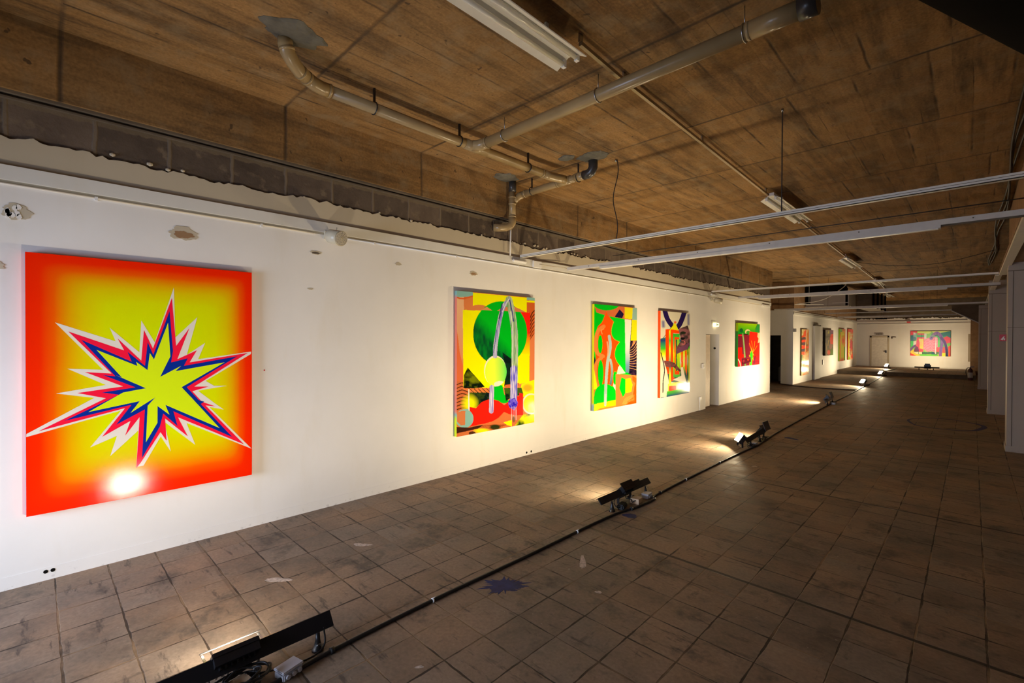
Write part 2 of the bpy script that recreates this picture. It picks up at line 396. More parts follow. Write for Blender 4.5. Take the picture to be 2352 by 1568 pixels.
# wall behind the photographer with two windows
bm = nb(); Z0, Z1 = .5, 2.2
for lo, hi in (((-9, 0), (-4.7, HC)), ((-2.5, 0), (-1.1, HC)), ((1.1, 0), (1.9, HC)), ((-4.7, 0), (-2.5, Z0)), ((-4.7, Z1), (-2.5, HC)), ((-1.1, 0), (1.1, Z0)), ((-1.1, Z1), (1.1, HC))):
    bx(bm, (lo[0], -3.8, lo[1]), (hi[0], -3.6, hi[1]))
struct(obj('wall_back', bm, 'wallgrey'))
for k, x0 in enumerate((-4.7, -1.1)):
    bm = nb()
    bx(bm, (x0, -3.78, Z0), (x0+2.2, -3.70, Z0+.05)); bx(bm, (x0, -3.78, Z1-.05), (x0+2.2, -3.70, Z1)); bx(bm, (x0, -3.78, Z0), (x0+.05, -3.70, Z1)); bx(bm, (x0+2.15, -3.78, Z0), (x0+2.2, -3.70, Z1)); bx(bm, (x0+1.07, -3.78, Z0), (x0+1.13, -3.70, Z1))
    struct(obj('window_%d' % (k+1), bm, 'white'))

# ================================================================ doors
d = box('door_1', (-.0, 0, 0), (.04, .62, 1.99), 'cream'); struct(d); d.location = (W-.15, D0+.014, .01); d.rotation_euler = (0, 0, math.radians(2))
struct(box('door_2', (-4.62, YE-.02, .21), (-3.66, YE, 2.10), 'cream2'))
bm = nb(); bx(bm, (-4.62, YE-.035, .21), (-4.53, YE-.02, 2.10)); bx(bm, (-3.75, YE-.035, .21), (-3.66, YE-.02, 2.10)); bx(bm, (-4.62, YE-.035, 2.0), (-3.66, YE-.02, 2.10))
obj('door_frame', bm, 'plaster', bpy.data.objects['door_2'])
bm = nb(); bx(bm, (-3.86, YE-.05, 1.05), (-3.79, YE-.035, 1.2)); tube(bm, [(-3.82, YE-.05, 1.14), (-3.82, YE-.09, 1.14), (-3.95, YE-.09, 1.14)], .012, 6)
obj('door_handle', bm, 'black', bpy.data.objects['door_2'])
# dark doorway in the recess with pale clutter inside
bm = nb(); bx(bm, (-6.2, 23.4, 0), (-5.85, 23.8, .62)); bx(bm, (-6.16, 23.38, .62), (-5.9, 23.7, .66))
tag(obj('storage_box', bm, 'wallgrey'), 'pale box standing inside the dark doorway of the recess', 'box')

# ================================================================ paintings
def hom(src):   # unit square corners (0,0),(1,0),(1,1),(0,1) -> src
    A = []; B = []
    for (u, v), (x, y) in zip(((0, 0), (1, 0), (1, 1), (0, 1)), src):
        A.append([u, v, 1, 0, 0, 0, -u*x, -v*x]); B.append(x); A.append([0, 0, 0, u, v, 1, -u*y, -v*y]); B.append(y)
    return np.append(np.linalg.solve(np.array(A, float), np.array(B, float)), 1).reshape(3, 3)
class Art:
    """a canvas whose motif is laid out in sketch coordinates with the four corners given"""
    def __init__(s, corners, nw, nh, base):
        s.nw, s.nh = nw, nh; Hm = hom(corners)
        u, v = np.meshgrid(np.linspace(0, 1, nw), np.linspace(0, 1, nh)); s.u, s.v = u, v
        q = np.einsum('ij,jhw->ihw', Hm, np.stack([u, v, np.ones_like(u)])); s.X, s.Y = q[0]/q[2], q[1]/q[2]
        s.c = np.zeros((nh, nw, 3)); s.c[:] = lin(base)
        s.k = abs(corners[1][0]-corners[0][0])/nw
    def n(s, sc, seed=0, ax=1.0, ay=1.0):       # smooth value noise 0..1
        r = np.random.default_rng(seed); out = np.zeros_like(s.X); amp = 1; tot = 0
        for o in range(3):
            gx = s.X/sc*ax*2**o+50; gy = s.Y/sc*ay*2**o+50
            tab = r.random((256, 256)); i = np.floor(gx).astype(int); j = np.floor(gy).astype(int); a = gx-i; b = gy-j
            a = a*a*(3-2*a); b = b*b*(3-2*b)
            T = lambda p, q: tab[p % 256, q % 256]
            out += amp*(T(i, j)*(1-a)*(1-b)+T(i+1, j)*a*(1-b)+T(i, j+1)*(1-a)*b+T(i+1, j+1)*a*b); tot += amp; amp *= .5
        return out/tot
    def inp(s, poly):
        m = np.zeros(s.X.shape, bool); n = len(poly)
        for i in range(n):
            x1, y1 = poly[i]; x2, y2 = poly[(i+1) % n]
            if y1 == y2: continue
            cond = ((y1 > s.Y) != (y2 > s.Y)); xi = (x2-x1)*(s.Y-y1)/(y2-y1)+x1
            m ^= cond & (s.X < xi)
        return m
    def set(s, m, col, a=1.0):
        if callable(col): col = col(s)
        elif len(np.shape(col)) == 1: col = np.broadcast_to(np.array(lin(col)), s.c.shape)
        m = np.clip(np.asarray(m, float)*a, 0, 1)[..., None]; s.c = s.c*(1-m)+col*m
    def poly(s, pts, col, a=1.0): s.set(s.inp(pts), col, a)
    def ell(s, cx, cy, rx, ry, col, a=1.0, soft=0.0):
        d = np.hypot((s.X-cx)/rx, (s.Y-cy)/ry)
        s.set(np.clip((1-d)/soft, 0, 1) if soft else d < 1, col, a)
    def dist(s, pts):
        D = np.full(s.X.shape, 1e9)
        for (x1, y1), (x2, y2) in zip(pts, pts[1:]):
            dx, dy = x2-x1, y2-y1; t = np.clip(((s.X-x1)*dx+(s.Y-y1)*dy)/(dx*dx+dy*dy+1e-9), 0, 1)
            D = np.minimum(D, np.hypot(s.X-x1-t*dx, s.Y-y1-t*dy))
        return D
    def line(s, pts, w, col, a=1.0, soft=0.0, smooth=True):
        if smooth and len(pts) > 2: pts = [tuple(p)[:2] for p in smooth_curve([(x, y, 0) for x, y in pts], 5)]
        d = s.dist(pts); s.set(np.clip((w/2-d)/soft, 0, 1) if soft else d < w/2, col, a)
    def grad(s, f, stops):      # f array -> colour array
        f = np.clip(f, stops[0][0], stops[-1][0]); cs = np.array([lin(c) for _, c in stops]); xs = [k for k, _ in stops]
        return np.stack([np.interp(f, xs, cs[:, i]) for i in range(3)], -1)
    def mottle(s, m, c1, c2, sc=30, seed=1):
        n = np.clip((s.n(sc, seed)-.35)/.3, 0, 1); s.set(m, s.grad(n, [(0, c1), (1, c2)]))
def canvas_mat():
    g = G('acrylic_paint'); a = g.new('ShaderNodeAttribute'); a.attribute_name = 'paint'
    g.bump(g.noise(g.obj(), 260, 2), .35, .0006)
    return g.fin(a.outputs[0], .10, 0, .22)
M['canvas'] = canvas_mat()
def hang(art, name, label, cat, P, U, V, thick, side_left, side_other=(225, 215, 195)):
    """P top-left front corner, U vector to the right edge, V vector down, thick towards the wall"""
    P, U, V = Vector(P), Vector(U), Vector(V); Nn = V.cross(U).normalized() # away from wall
    nw, nh = art.nw, art.nh
    o = np.array(P); co = (o+art.u[..., None]*np.array(U)+art.v[..., None]*np.array(V)).reshape(-1, 3)
    idx = np.arange(nw*nh).reshape(nh, nw)
    q = np.stack([idx[:-1, :-1], idx[1:, :-1], idx[1:, 1:], idx[:-1, 1:]], -1).reshape(-1, 4)
    cols = art.c.reshape(-1, 3); extra = []; ecol = []; ef = []
    def strip(fr, colr):
        b = len(co)+len(extra); n = len(fr)
        for p in fr: extra.append(tuple(p)); ecol.append(None)
        for p in fr: extra.append(tuple(Vector(p)-Nn*thick)); ecol.append(None)
        for i in range(n): ecol[b-len(co)+i] = ecol[b-len(co)+n+i] = colr[i] if isinstance(colr, list) else colr
        for i in range(n-1): ef.append((b+i, b+i+1, b+n+i+1, b+n+i))
    k = 40; L = [P+V*(i/k) for i in range(k+1)]
    strip(L, [lin(side_left(i/k)) for i in range(k+1)] if callable(side_left) else lin(side_left))
    strip([P+U+V*(i/4) for i in range(5)], lin(side_other)); strip([P, P+U], lin(side_other)); strip([P+V, P+U+V], lin(side_other))
    allv = np.vstack([co, np.array(extra)]); allc = np.vstack([cols, np.array(ecol)])
    me = bpy.data.meshes.new(name); nv = len(allv); faces = np.vstack([q, np.array(ef)]); nf = len(faces)
    me.vertices.add(nv); me.vertices.foreach_set('co', allv.astype(np.float32).ravel())
    me.loops.add(nf*4); me.loops.foreach_set('vertex_index', faces.astype(np.int32).ravel())
    me.polygons.add(nf); me.polygons.foreach_set('loop_start', np.arange(0, nf*4, 4, dtype=np.int32)); 
    me.update(calc_edges=True)
    at = me.color_attributes.new('paint', 'FLOAT_COLOR', 'POINT'); at.data.foreach_set('color', np.hstack([allc, np.ones((nv, 1))]).astype(np.float32).ravel())
    me.materials.append(M['canvas'])
    ob = bpy.data.objects.new(name, me); C.objects.link(ob); return tag(ob, label, cat, 'large abstract paintings')
FX = W+.055
O, Y_, GR, RD, NV, WH, TN, BG = (255, 70, 0), (242, 240, 0), (0, 185, 25), (245, 30, 15), (18, 18, 60), (235, 225, 205), (214, 125, 70), (130, 178, 172)
# --- 1 starburst: smooth glow on the canvas, star cut as crisp flat shapes
a = Art([(133, 88), (1328, 195), (1332, 1268), (151, 1480)], 200, 220, (230, 225, 0))
ds = [a.u/.215, (1-a.u)/.15, a.v/.13, (1-a.v)/.19]; e = -np.log(sum(np.exp(-6*q) for q in ds))/6+.05*(a.n(160, 4)-.5)
cc = a.grad(e, [(-.3, (255, 25, 0)), (.22, (255, 42, 0)), (.45, (252, 92, 0)), (.68, (240, 160, 0)), (.95, (232, 205, 0)), (1.35, (224, 230, 0)), (2.2, (218, 236, 0))])
a.set(np.ones_like(a.u), cc)
P1 = ((FX, -.045, 2.53), (0, 1.55, 0), (0, 0, -1.995))
p1 = hang(a, 'painting', 'large orange and yellow painting with a jagged starburst outline, nearest on the left wall', 'painting', *P1, .05, (255, 60, 0), (255, 60, 0))
Hi = np.linalg.inv(hom([(133, 88), (1328, 195), (1332, 1268), (151, 1480)]))
def star(poly, h, col, nm):
    bm = nb(); vs = []
    pts = []
    for x, y in poly:
        q = Hi @ np.array([x, y, 1]); pts.append((min(max(q[0]/q[2], .0), 1.), q[1]/q[2]))
    f = bm.faces.new([bm.verts.new((FX+h, P1[0][1]+u*1.55, 2.53-v*1.995)) for u, v in pts]); f.normal_update(); bmesh.ops.triangulate(bm, faces=[f])
    o = obj(nm, bm, col, p1); return o
for nm, c_ in (('star_white', (232, 222, 205)), ('star_red', (250, 25, 60)), ('star_blue', (8, 45, 145)), ('star_lime', (218, 240, 20))):
    g = G('paint_'+nm); g.bump(g.noise(g.obj(), 260, 2), .35, .0006); M[nm] = g.fin(lin(c_), .10, 0, .22)
star([(915, 275), (924, 540), (1040, 432), (985, 632), (1082, 568), (1045, 655), (1326, 615), (1325, 628), (1085, 770), (1130, 796), (1198, 796), (1045, 822), (1140, 893), (1182, 922), (1105, 908), (1330, 1130), (985, 992), (1032, 1108), (868, 985), (903, 1142), (850, 1062), (760, 1215), (722, 1222), (732, 1030), (585, 1165), (620, 1058), (480, 1118), (640, 925), (147, 1062), (148, 1046), (500, 858), (300, 834), (560, 790), (358, 704), (545, 710), (292, 460), (610, 560), (578, 488), (735, 618), (744, 450), (815, 565)], .0012, 'star_white', 'starburst_white')
star([(905, 330), (928, 585), (998, 490), (935, 655), (1038, 608), (1000, 672), (1308, 622), (1025, 800), (1100, 800), (1015, 825), (1065, 880), (1137, 905), (1085, 900), (1290, 1107), (940, 962), (992, 1063), (872, 968), (880, 1085), (848, 1040), (745, 1200), (722, 1228), (738, 960), (662, 1058), (690, 980), (542, 1063), (662, 912), (210, 1032), (560, 860), (410, 832), (650, 798), (450, 722), (590, 730), (362, 508), (655, 608), (620, 545), (745, 662), (758, 500), (806, 598)], .0018, 'star_red', 'starburst_red')
star([(893, 400), (912, 612), (902, 672), (990, 650), (970, 690), (1252, 640), (985, 803), (1050, 872), (1078, 880), (1060, 892), (1228, 1068), (915, 930), (938, 1008), (862, 942), (845, 1010), (752, 1175), (765, 920), (615, 1000), (695, 895), (345, 978), (630, 842), (540, 830), (715, 803), (545, 738), (610, 745), (430, 552), (695, 668), (672, 615), (765, 690), (778, 565), (808, 632)], .0024, 'star_blue', 'starburst_blue')
star([(885, 462), (898, 640), (845, 748), (955, 690), (925, 718), (1185, 672), (958, 803), (1012, 860), (1160, 1020), (873, 896), (895, 948), (832, 902), (832, 990), (772, 1092), (780, 900), (820, 856), (690, 938), (738, 876), (470, 932), (650, 830), (770, 808), (610, 738), (645, 752), (510, 605), (725, 690), (718, 668), (778, 712), (790, 622), (812, 656)], .003, 'star_lime', 'starburst_lime')

# --- 2 green circle and arch
a = Art([(183, 245), (828, 305), (828, 1352), (180, 1470)], 300, 400, TN)
a.set(a.X < 240, a.grad(a.Y, [(300, (228, 180, 135)), (1000, (205, 115, 65))])); a.poly([(180, 560), (195, 660), (205, 760), (235, 880), (235, 1010), (180, 1010)], (215, 105, 60))
a.poly([(180, 245), (315, 245), (315, 292), (180, 300)], BG); a.line([(180, 300), (230, 312), (315, 290)], 12, (215, 95, 40))
a.poly([(700, 290), (830, 300), (830, 1010), (700, 1010)], (205, 95, 40)); a.poly([(760, 295), (830, 303), (830, 326), (760, 322)], BG); a.poly([(762, 326), (830, 330), (830, 345), (762, 340)], Y_)
for k in range(7): a.line([(790, 470+k*32), (808, 430+k*32), (832, 405+k*32)], 9-k*.7, (30, 15, 10), .85)
a.poly([(788, 660), (828, 600), (828, 1010), (788, 1010)], (220, 125, 75))
a.poly([(720, 1030), (830, 990), (830, 1150), (700, 1130)], (240, 235, 10)); a.ell(770, 1060, 50, 40, (225, 150, 40), .8, .5)
a.poly([(180, 1000), (290, 1010), (290, 1250), (180, 1260)], (200, 105, 60))
for k in range(8): a.line([(183, 1030+k*30), (230, 1015+k*30), (285, 1045+k*27)], 8, (35, 18, 12), .9)
a.poly([(313, 261), (762, 303), (762, 425), (313, 405)], Y_)
a.poly([(231, 404), (790, 428), (785, 1012), (560, 1055), (236, 1062)], Y_)
q = a.inp([(690, 424), (790, 428), (787, 780), (690, 770)]); a.set(q, a.grad(a.Y, [(600, RD), (790, Y_)]))
a.poly([(236, 1045), (450, 1060), (450, 1100), (236, 1075)], (215, 120, 60))
for k in range(5): a.line([(290+35*k, 1065), (325+35*k, 1100)], 6, (30, 20, 15), .9)
a.mottle(a.inp([(286, 1096), (450, 1098), (450, 1180), (330, 1225), (286, 1225)]), (8, 25, 25), (60, 80, 20), 40, 3); a.ell(290, 1190, 80, 90, (225, 230, 10), 1, .6)
a.ell(365, 435, 110, 72, TN); a.poly([(236, 408), (475, 412), (470, 520), (236, 520)], Y_)
m = np.hypot((a.X-541)/224, (a.Y-602)/268) < 1; a.set(m, GR)
dk = np.clip(((a.Y-500)*.85-(a.X-430)*.9)/130, 0, 1)*np.clip(1-np.maximum(0, a.X-640)/40, 0, 1); dk = dk*(.75+.5*(a.n(26, 8, 1.6, .5)-.5))
a.set(m, (4, 28, 38), dk); a.mottle(a.inp([(560, 760), (640, 820), (650, 1040), (575, 1050), (590, 900)]), (5, 22, 20), (10, 40, 30), 30, 4)
for s_ in (0,): a.poly([(380, 404), (430, 380), (478, 412)], (214, 140, 90)); a.poly([(515, 412), (560, 385), (640, 372), (700, 395), (757, 425)], (205, 125, 80))
a.mottle(a.inp([(272, 888), (415, 1050), (330, 1062), (236, 1060), (240, 950)]), (10, 25, 8), (110, 120, 10), 45, 6)
a.poly([(485, 1040), (560, 1035), (575, 1110), (620, 1180), (570, 1190), (480, 1160)], GR); a.mottle(a.inp([(575, 1060), (720, 1060), (735, 1110), (620, 1150), (590, 1170)]), (10, 30, 20), (60, 90, 20), 40, 9)
a.poly([(582, 1035), (700, 1018), (700, 1040), (582, 1062)], (205, 100, 50))
m = np.hypot((a.X-503)/92, (a.Y-921)/127) < 1; a.ell(500, 915, 92, 127, WH); a.set(np.hypot((a.X-505)/90, (a.Y-924)/124) < 1, a.grad(a.X, [(415, (215, 250, 50)), (490, (225, 245, 60)), (595, (90, 220, 90))])); a.set((np.hypot((a.X-540)/50, (a.Y-1030)/28) < 1) & (np.hypot((a.X-503)/92, (a.Y-921)/127) < 1), WH)
a.poly([(277, 1068), (287, 1068), (287, 1382), (277, 1384)], WH)
a.poly([(380, 1360), (575, 1262), (730, 1290), (705, 1340), (640, 1392), (180, 1475), (180, 1385)], (205, 112, 60))
for k in range(7): a.line([(330+20*k, 1390+3*k), (430+25*k, 1372), (540+12*k, 1392-4*k)], 5, (150, 60, 25), .7)
a.ell(390, 1420, 80, 26, (235, 230, 10), .95, .5); a.ell(500, 1390, 55, 28, (10, 45, 15), .95, .4); a.poly([(570, 1350), (640, 1330), (640, 1385), (600, 1372)], Y_)
a.mottle(a.inp([(690, 1345), (735, 1285), (830, 1280), (830, 1355), (660, 1385)]), (40, 75, 10), (235, 235, 10), 60, 14); a.ell(810, 1320, 35, 40, Y_, 1, .5); a.ell(310, 1440, 30, 16, (15, 12, 10), .9)
a.poly([(287, 1218), (340, 1228), (385, 1180), (430, 1160), (475, 1154), (530, 1168), (575, 1205), (620, 1168), (680, 1132), (733, 1124), (733, 1285), (680, 1292), (620, 1282), (575, 1262), (530, 1310), (480, 1340), (400, 1362), (287, 1382)], RD)
a.ell(800, 1195, 75, 88, WH); a.ell(805, 1195, 68, 76, (238, 228, 20)); a.poly([(700, 1100), (735, 1110), (735, 1290), (700, 1290)], RD)
a.ell(245, 1315, 75, 78, BG); a.poly([(183, 1262), (230, 1248), (253, 1252), (250, 1370), (215, 1372), (183, 1340)], (200, 118, 72)); a.poly([(253, 1238), (278, 1235), (278, 1385), (253, 1385)], BG)
a.poly([(180, 1385), (280, 1392), (400, 1370), (360, 1400), (180, 1440)], (60, 30, 20))
n_ = a.n(9, 21, 1.6, .12)
st = lambda c1, c2: a.grad(n_, [(.3, c1), (.7, c2)])
for off, col in ((0, st((120, 110, 200), (205, 205, 225))),): a.line([(612, 318), (570, 375), (540, 470), (518, 600), (502, 700), (498, 795)], 34, col, .95); a.line([(472, 1052), (470, 1160), (468, 1255)], 38, col, .95)
a.line([(612, 318), (640, 440), (660, 600), (662, 800), (660, 1000), (650, 1180)], 56, a.grad(n_, [(.3, (110, 150, 110)), (.6, (190, 205, 170)), (.8, (150, 140, 215))]), .95)
a.line([(600, 330), (560, 400), (528, 500), (505, 620), (488, 760)], 6, (35, 45, 120), .8); a.line([(612, 316), (585, 360), (560, 420)], 10, (215, 215, 235), .9); a.line([(628, 420), (645, 560), (648, 720), (645, 900)], 8, (215, 225, 215), .9)
a.line([(655, 900), (656, 1080), (652, 1200)], 58, st((90, 70, 215), (215, 210, 235)), .9); a.line([(618, 322), (640, 420), (652, 500)], 7, (50, 30, 150)); a.line([(556, 350), (540, 430), (530, 480)], 7, (20, 60, 70))
a.mottle(np.hypot((a.X-650)/38, (a.Y-1195)/45) < .8+.5*a.n(14, 33), (40, 20, 190), (120, 100, 225), 14, 11)
for x in (636, 650, 664, 675): a.line([(x, 1220), (x+2, 1330)], 5, (220, 200, 210), .8)
a.ell(656, 1325, 14, 32, (110, 80, 60), .9, .4)
hang(a, 'painting', 'tall painting with a green circle and pale pointed arch, second on the left wall', 'painting', (FX, 4.085, 2.545), (0, 1.61, 0), (0, 0, -2.02), .05,
     lambda t: BG if t < .04 else Y_ if t < .05 else (232, 130, 110) if t < .83 else BG if t < .86 else (215, 235, 40), (215, 190, 140))

# --- 3 orange bottle-like figure on green
a = Art([(187, 197), (698, 245), (685, 1390), (180, 1487)], 200, 300, (0, 205, 25))
OT = (225, 128, 58)
a.poly([(180, 190), (720, 240), (720, 400), (540, 380), (350, 345), (210, 300)], (205, 105, 58)); a.ell(335, 195, 155, 80, (0, 195, 25)); a.poly([(490, 262), (540, 320), (520, 372), (430, 355)], (30, 20, 60)); a.poly([(205, 300), (300, 345), (255, 440), (205, 480)], (0, 195, 25))
a.poly([(330, 285), (345, 330), (418, 410), (400, 460), (388, 520), (393, 575), (425, 625), (490, 655), (450, 710), (430, 780), (432, 840), (455, 900), (490, 940), (440, 1040), (410, 1190), (300, 1175), (230, 1205), (190, 1000), (205, 850), (185, 700), (195, 560), (230, 470), (280, 420)], (255, 82, 8))
for pts in ([(420, 415), (402, 460), (390, 520), (396, 575), (428, 625), (490, 657)], [(490, 657), (452, 710), (432, 780), (434, 840), (458, 900), (490, 940)]): a.line(pts, 4, (200, 200, 40))
a.line([(300, 470), (235, 520), (208, 620), (205, 740), (232, 800), (290, 830)], 44, OT); a.line([(270, 850), (212, 910), (195, 1000), (200, 1100), (228, 1200)], 42, OT); a.line([(300, 500), (270, 520), (280, 560)], 12, (235, 150, 80))
a.ell(257, 685, 27, 108, (0, 200, 20)); a.ell(262, 1032, 33, 156, (0, 200, 20)); a.poly([(178, 800), (203, 880), (178, 960)], (25, 20, 60))
a.poly([(180, 1220), (225, 1215), (222, 1300), (180, 1315)], (222, 125, 50)); a.poly([(180, 960), (225, 1215), (180, 1230)], (235, 235, 20))
a.poly([(405, 1180), (455, 1040), (470, 960), (490, 935), (558, 1032), (470, 1045), (445, 1250)], (235, 225, 195)); a.ell(432, 1090, 22, 80, (0, 200, 20))
a.ell(315, 1300, 128, 140, (0, 205, 25)); a.poly([(186, 1300), (445, 1280), (440, 1350), (186, 1402)], (0, 205, 25))
a.poly([(550, 238), (648, 246), (640, 385), (550, 372)], (228, 215, 20)); a.poly([(648, 244), (700, 248), (700, 395), (640, 388)], (140, 178, 168)); a.poly([(630, 390), (698, 396), (692, 650), (618, 640)], (222, 220, 15))
a.mottle(a.inp([(615, 640), (695, 640), (690, 1095), (640, 1060), (590, 1035), (605, 800)]), (15, 10, 35), (60, 35, 60), 20, 5)
for k in range(9): a.line([(600, 760+k*26), (650, 740+k*30), (700, 660+k*42)], 5, (225, 165, 105)); 
for k in range(6): a.line([(608+k*8, 740-k*8), (640+k*6, 700-k*6), (650+k*6, 640)], 4, (225, 150, 90))
m = a.inp([(552, 380), (633, 392), (600, 1030), (558, 1022)]); a.set(m, a.grad(a.Y, [(380, (230, 225, 205)), (700, (222, 222, 212)), (930, (110, 150, 170)), (1030, (90, 130, 150))])); a.line([(635, 380), (608, 800)], 5, (40, 40, 20), smooth=False)
a.line([(365, 590), (378, 720), (345, 900), (325, 1150), (316, 1410)], 34, (165, 190, 185)); a.line([(378, 870), (398, 1000), (380, 1160)], 26, a.grad(a.Y, [(870, (165, 190, 185)), (1160, (80, 120, 120))])); a.line([(342, 660), (352, 760), (345, 820)], 16, (230, 160, 120))
a.poly([(186, 1402), (440, 1350), (450, 1440), (180, 1490)], (242, 238, 10)); a.poly([(255, 1450), (460, 1410), (540, 1420), (180, 1500)], (240, 150, 50)); a.line([(320, 1290), (316, 1412)], 26, (185, 205, 200))
a.poly([(440, 1040), (700, 1060), (700, 1400), (440, 1440)], OT); a.poly([(680, 1130), (690, 1400), (560, 1410), (575, 1370), (640, 1320), (660, 1200)], (255, 85, 10)); a.poly([(640, 1060), (690, 1095), (688, 1170), (640, 1120)], (255, 95, 20))
a.poly([(510, 1080), (556, 1105), (556, 1270), (525, 1320), (482, 1210)], (0, 205, 25)); a.poly([(556, 1100), (615, 1090), (640, 1170), (625, 1255), (556, 1270)], (235, 235, 10))
for k in range(6): a.line([(520+k*10, 1400), (560+k*8, 1330+k*8), (660, 1290+k*14)], 4, (245, 175, 80))
hang(a, 'painting', 'tall painting of an orange bottle shaped figure on green, third on the left wall', 'painting', (FX, 7.375, 2.54), (0, 1.57, 0), (0, 0, -2.02), .05,
     lambda t: (235, 235, 25) if t < .95 else (165, 190, 190), (215, 190, 140))

# --- 4 orange stripes with yellow gable and dark arcs
a = Art([(980, 285), (1330, 310), (1318, 1262), (968, 1332)], 170, 260, (222, 215, 190))
a.line([(1010, 420), (1012, 470)], 60, (60, 70, 150), .8, 25); a.line([(1310, 330), (1310, 440)], 44, (70, 75, 150), .8, 20)
m = a.inp([(975, 620), (1040, 600), (1330, 640), (1330, 1150), (975, 1130)]); a.set(m, a.grad(a.Y+.05*a.X, [(600, (90, 180, 60)), (690, (30, 60, 130)), (790, (60, 190, 40)), (860, (225, 230, 20)), (950, (222, 215, 190)), (1010, (190, 205, 60)), (1100, (60, 90, 80))]))
a.line([(1030, 280), (1055, 370), (1105, 450), (1150, 488), (1195, 460), (1230, 390), (1262, 295)], 56, (38, 22, 84))
a.poly([(1148, 415), (1210, 560), (1082, 520)], (238, 232, 20)); a.ell(1152, 420, 14, 14, (240, 110, 40)); a.line([(1125, 455), (1010, 610)], 5, (30, 25, 20), smooth=False)
a.poly([(1036, 505), (1090, 505), (1090, 545), (1075, 560), (1075, 1040), (1040, 1040)], O)
m = a.inp([(1076, 520), (1100, 515), (1100, 1180), (1076, 1160)]); a.set(m, a.grad(a.Y, [(540, (235, 232, 20)), (640, (80, 190, 60)), (740, (235, 232, 20)), (950, (60, 90, 110)), (1060, (235, 232, 20))]))
a.poly([(1098, 505), (1205, 520), (1205, 556), (1125, 552), (1125, 1060), (1150, 1110), (1098, 1130)], O)
m = a.inp([(1125, 556), (1205, 560), (1205, 1080), (1125, 1080)]); a.set(m, a.grad(a.Y, [(560, (40, 190, 40)), (680, (110, 190, 90)), (800, (235, 232, 20)), (900, (150, 215, 30)), (1080, (60, 170, 60))]))
for x0, x1, c_ in ((1142, 1156, O), (1160, 1172, (30, 60, 60)), (1178, 1190, (170, 220, 30))): a.poly([(x0, 600), (x1, 600), (x1, 1040), (x0, 1040)], c_)
a.poly([(1142, 598), (1198, 600), (1198, 622), (1142, 630)], O); a.poly([(1142, 1010), (1198, 1000), (1196, 1045), (1142, 1045)], O)
for x0 in (1222, 1268): a.poly([(x0, 760), (x0+18, 750), (x0+18, 1060), (x0, 980)], O)
a.poly([(1245, 760), (1262, 750), (1262, 940), (1245, 960)], (235, 232, 60)); a.poly([(1298, 560), (1306, 560), (1304, 1160), (1296, 1160)], (25, 25, 25)); a.poly([(1306, 740), (1324, 730), (1320, 1160), (1306, 1160)], a.c[0, 0]*0+np.array((190, 200, 60)))
a.mottle(a.inp([(1190, 500), (1300, 455), (1328, 540), (1322, 700), (1290, 745), (1168, 800), (1166, 720), (1222, 640)]), (70, 55, 55), (150, 95, 100), 40, 5); a.poly([(1168, 740), (1320, 660), (1300, 740), (1170, 800)], (120, 70, 100)); a.ell(1245, 545, 34, 16, (40, 45, 30)); a.ell(1240, 612, 30, 13, (20, 20, 22)); a.line([(1225, 640), (1260, 645), (1265, 680), (1230, 680)], 7, (235, 120, 120))
a.mottle(a.inp([(1010, 880), (1070, 885), (1140, 905), (1222, 1000), (1205, 1015), (1130, 960), (1075, 960), (1012, 950)]), (75, 45, 40), (120, 70, 70), 30, 8)
a.poly([(972, 900), (1008, 870), (1050, 1000), (1085, 1200), (1050, 1322), (985, 1322), (972, 1200)], (222, 214, 190)); a.line([(982, 790), (1022, 980), (1006, 1120), (1002, 1262)], 10, (25, 22, 25))
a.poly([(1120, 1110), (1222, 1060), (1215, 960), (1240, 955), (1285, 1160), (1240, 1140)], (225, 218, 200)); a.poly([(1062, 1160), (1200, 1130), (1320, 1160), (1318, 1220), (1062, 1250)], a.c[0, 0]*0+np.array((235, 215, 60))); a.poly([(1075, 1185), (1160, 1180), (1160, 1238), (1070, 1244)], O)
m = a.inp([(1050, 1250), (1325, 1205), (1325, 1275), (960, 1340), (985, 1320), (1045, 1318)]); a.set(m, a.grad(a.Y+.2*a.X, [(1480, (70, 180, 40)), (1525, (20, 60, 120))]))
hang(a, 'painting', 'tall painting with orange upright stripes under dark blue arcs, fourth on the left wall', 'painting', (FX+.01, 9.98, 2.525), (0, 1.56, 0), (0, 0, -1.99), .06, (255, 85, 15), (215, 190, 140))

# --- 5 red and green burst, past the door
a = Art([(643, 140), (982, 178), (966, 802), (628, 832)], 170, 150, (125, 28, 48))
m = a.Y < 330; a.set(m, a.grad(a.Y-.08*a.X, [(75, (170, 200, 0)), (150, (110, 195, 10)), (230, (20, 150, 30))])); a.poly([(940, 175), (985, 180), (975, 305), (905, 290)], (40, 150, 60)); a.line([(950, 170), (905, 255)], 4, (20, 60, 20))
a.ell(690, 262, 32, 40, (10, 100, 40), 1, .3); a.ell(790, 290, 42, 40, (225, 205, 140)); a.ell(800, 305, 34, 34, (60, 150, 40)); a.poly([(640, 318), (800, 320), (800, 332), (640, 330)], (30, 8, 18)); a.poly([(640, 325), (700, 330), (700, 350), (640, 350)], (225, 30, 40))
a.poly([(820, 285), (945, 305), (938, 370), (955, 400), (945, 470), (975, 460), (968, 800), (860, 800), (850, 620), (810, 500)], (230, 36, 16)); a.mottle(a.inp([(870, 690), (966, 650), (966, 802), (862, 804)]), (150, 25, 45), (200, 35, 30), 40, 2)
a.poly([(633, 530), (695, 530), (700, 640), (725, 640), (725, 690), (633, 705)], (238, 25, 12)); a.poly([(628, 700), (690, 700), (690, 830), (628, 832)], (200, 25, 40))
